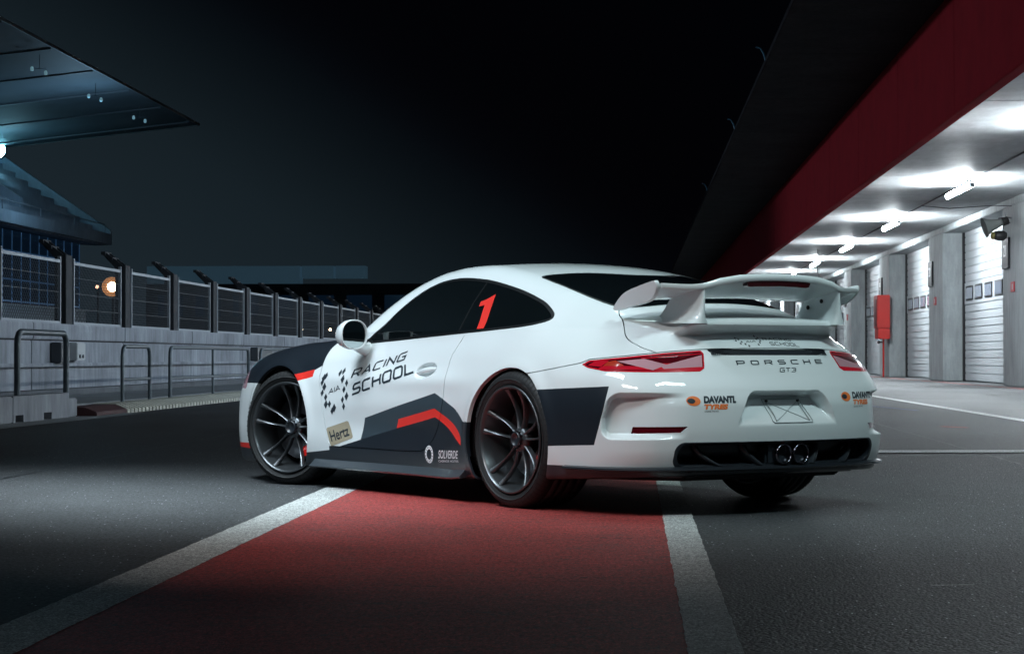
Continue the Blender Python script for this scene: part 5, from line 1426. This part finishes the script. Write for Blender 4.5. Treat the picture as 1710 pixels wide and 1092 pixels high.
# ------------------------------------------------------------------ wheels
def arc_text(b, text, r, size, a0, y, m, mirror=False):
    vs, fs = font_shape(text, .01); a = np.array(vs); lo = a.min(0); hi = a.max(0); hgt = hi[1]-lo[1]
    out = []
    for p in a:
        u = (p[0]-lo[0])/hgt*size; v = (p[1]-lo[1])/hgt*size
        th = a0+u/r   # runs clockwise seen from outside (+y looking to -y has x to the left)
        rr = r+v
        out.append((math.cos(th)*rr, y-abs(rr-.30)*.0, math.sin(th)*rr))
    b.add(out, fs, m)
def make_wheel(name, rt, wt, x, y, steer, sgn):
    """local +Y is the outer face"""
    w = empty(name, (x, y, rt)); w.parent = car; w.rotation_euler = (0,0,steer+(math.pi if sgn < 0 else 0))
    hw = wt/2; rr = .2735
    b = MB()
    prof = [(rr-.008,-hw+.02),(rr+.012,-hw+.008),(rr+.045,-hw),(rt-.035,-hw+.004),(rt-.012,-hw+.018),(rt-.003,-hw+.035)]
    for k in range(1,5):
        yk = -hw+.035+(wt-.07)*k/5; prof += [(rt,yk-.006),(rt-.006,yk-.004),(rt-.006,yk+.004),(rt,yk+.006)]
    prof += [(rt-.003,hw-.035),(rt-.012,hw-.018),(rt-.035,hw-.004),(rt-.040,hw-.0045),(rt-.045,hw-.0015),(rr+.030,hw-.001),(rr+.022,hw-.004),(rr+.012,hw-.008),(rr-.001,hw-.014),(rr-.006,hw-.024)]
    b.lathe(prof, TYRE, 'y', 120)
    # shoulder tread blocks
    for k in range(72):
        a = 2*math.pi*k/72; ca, sa = math.cos(a), math.sin(a); da = .012; c2, s2 = math.cos(a+da), math.sin(a+da)
        r1, r2 = rt-.0005, rt-.011
        q = [(r1,hw-.050),(rt-.0015,hw-.034),(r2,hw-.0175),(rt-.030,hw-.006)]
        v = [(r_*ca, y_+.0012, r_*sa) for r_, y_ in q]+[(r_*c2, y_+.0012, r_*s2) for r_, y_ in q]
        v = [(p[0]*1.003,p[1],p[2]*1.003) for p in v]
        b.add(v, [(i,i+1,i+5,i+4) for i in range(3)], INNER)
    ty = b.build('tyre', w)
    b = MB()
    arc_text(b, 'MICHELIN', .298, .020, R(20), hw+.0012, TYREL); arc_text(b, 'PILOT SPORT', .298, .016, R(200), hw+.0012, TYREL); arc_text(b, 'MICHELIN', .298, .020, R(110), hw+.0012, TYREL)
    b.build('tyre_lettering', w)
    # rim barrel and lip
    b = MB()
    prof = [(rr-.010,hw-.020),(rr-.001,hw-.010),(rr-.002,hw-.004),(rr-.008,hw-.001),(rr-.014,hw-.004),(rr-.020,hw-.020),(rr-.026,hw-.040),(rr-.036,hw-.075),(rr-.046,hw-.12),(rr-.05,-hw+.05),(rr-.02,-hw+.012),(rr-.004,-hw+.012)]
    b.lathe(prof, RIMM, 'y', 96)
    b.build('rim', w)
    # spokes in five pairs
    yh = hw-.060
    for k in range(10):
        a = R(163-72*(k//2)+(11.5 if k % 2 else -11.5)); b = MB(); vs = []
        N = 12
        for i in range(N):
            t = i/(N-1); r_ = .042+t*(rr-.022-.042)
            aa = a+(R(5) if k % 2 else R(-5))*(1-t)
            yy = yh-.004-.012*math.sin(math.pi*t)+.048*t**2.5
            hwid = .0098-.0035*math.sin(math.pi*min(t*1.15,1))+.006*(t**6); dep = .030-.010*t
            ca, sa = math.cos(aa), math.sin(aa)
            for tx, ty_ in ((-hwid,-dep),(-hwid*.95,-.006),(-hwid*.55,0),(0,.0025),(hwid*.55,0),(hwid*.95,-.006),(hwid,-dep)):
                vs.append((r_*ca-tx*sa, yy+ty_, r_*sa+tx*ca))
        b.add(vs, [(i*7+q, i*7+(q+1)%7, (i+1)*7+(q+1)%7, (i+1)*7+q) for i in range(N-1) for q in range(7)]+[tuple(range(7)), tuple(range((N-1)*7,N*7))], RIMM, True)
        o = b.build('spoke', w)
        try: o.data.set_sharp_from_angle(angle=R(38))
        except Exception: pass
    b = MB(); b.lathe([(.0,yh-.05),(.062,yh-.05),(.062,yh-.014),(.056,yh-.006),(.050,yh-.004),(.040,yh+.004)], RIMM, 'y', 40); b.build('hub', w)
    b = MB(); b.lathe([(.040,yh-.005),(.040,yh+.016),(.037,yh+.022),(.031,yh+.022),(.029,yh+.014),(.0,yh+.012)], PLASTIC, 'y', 40)
    for k in range(12):
        a = 2*math.pi*k/12; c, s_ = math.cos(a), math.sin(a)
        b.add([(.040*c-.004*s_, yh, .040*s_+.004*c),(.040*c+.004*s_, yh, .040*s_-.004*c),(.045*c+.003*s_, yh, .045*s_-.003*c),(.045*c-.003*s_, yh, .045*s_+.003*c),
               (.040*c-.004*s_, yh+.018, .040*s_+.004*c),(.040*c+.004*s_, yh+.018, .040*s_-.004*c),(.045*c+.003*s_, yh+.018, .045*s_-.003*c),(.045*c-.003*s_, yh+.018, .045*s_+.003*c)],
              [(4,5,6,7),(0,1,5,4),(1,2,6,5),(2,3,7,6),(3,0,4,7)], PLASTIC)
    b.build('centre_nut', w)
    b = MB(); b.lathe([(.08,yh-.10),(.19,yh-.10),(.19,yh-.075),(.08,yh-.075)], DISC, 'y', 64); b.build('brake_disc', w)
    b = MB(); vs = []
    a0, a1 = (R(150), R(222)) if sgn > 0 and x < 1 else (R(-42), R(30))
    if sgn > 0 and x > 1: a0, a1 = R(180), R(250)
    N = 10
    for i in range(N+1):
        a = a0+(a1-a0)*i/N; e = 1-abs(2*i/N-1)**4*.25
        for r_, yy in ((.125,yh-.125),(.125,yh-.048),(.150,yh-.038*e),(.185,yh-.040*e),(.205*e,yh-.06),(.205*e,yh-.125)): vs.append((r_*math.cos(a), yy, r_*math.sin(a)))
    b.add(vs, [(i*6+q, i*6+(q+1)%6, (i+1)*6+(q+1)%6, (i+1)*6+q) for i in range(N) for q in range(6)]+[tuple(range(6)), tuple(range(N*6,N*6+6))], CALIP, False)
    b.build('brake_caliper', w)
    b = MB(); b.lathe([(0,yh-.2),(rr-.05,yh-.2)], INNER, 'y', 40); b.build('wheel_backing', w)
    return w
ST = R(20)
make_wheel('rear_wheel', .3455, .305, 0, .772, 0, 1)
make_wheel('rear_wheel', .3455, .305, 0, -.772, 0, -1)
make_wheel('front_wheel', .340, .245, 2.457, .772, ST, 1)
make_wheel('front_wheel', .340, .245, 2.457, -.772, ST, -1)
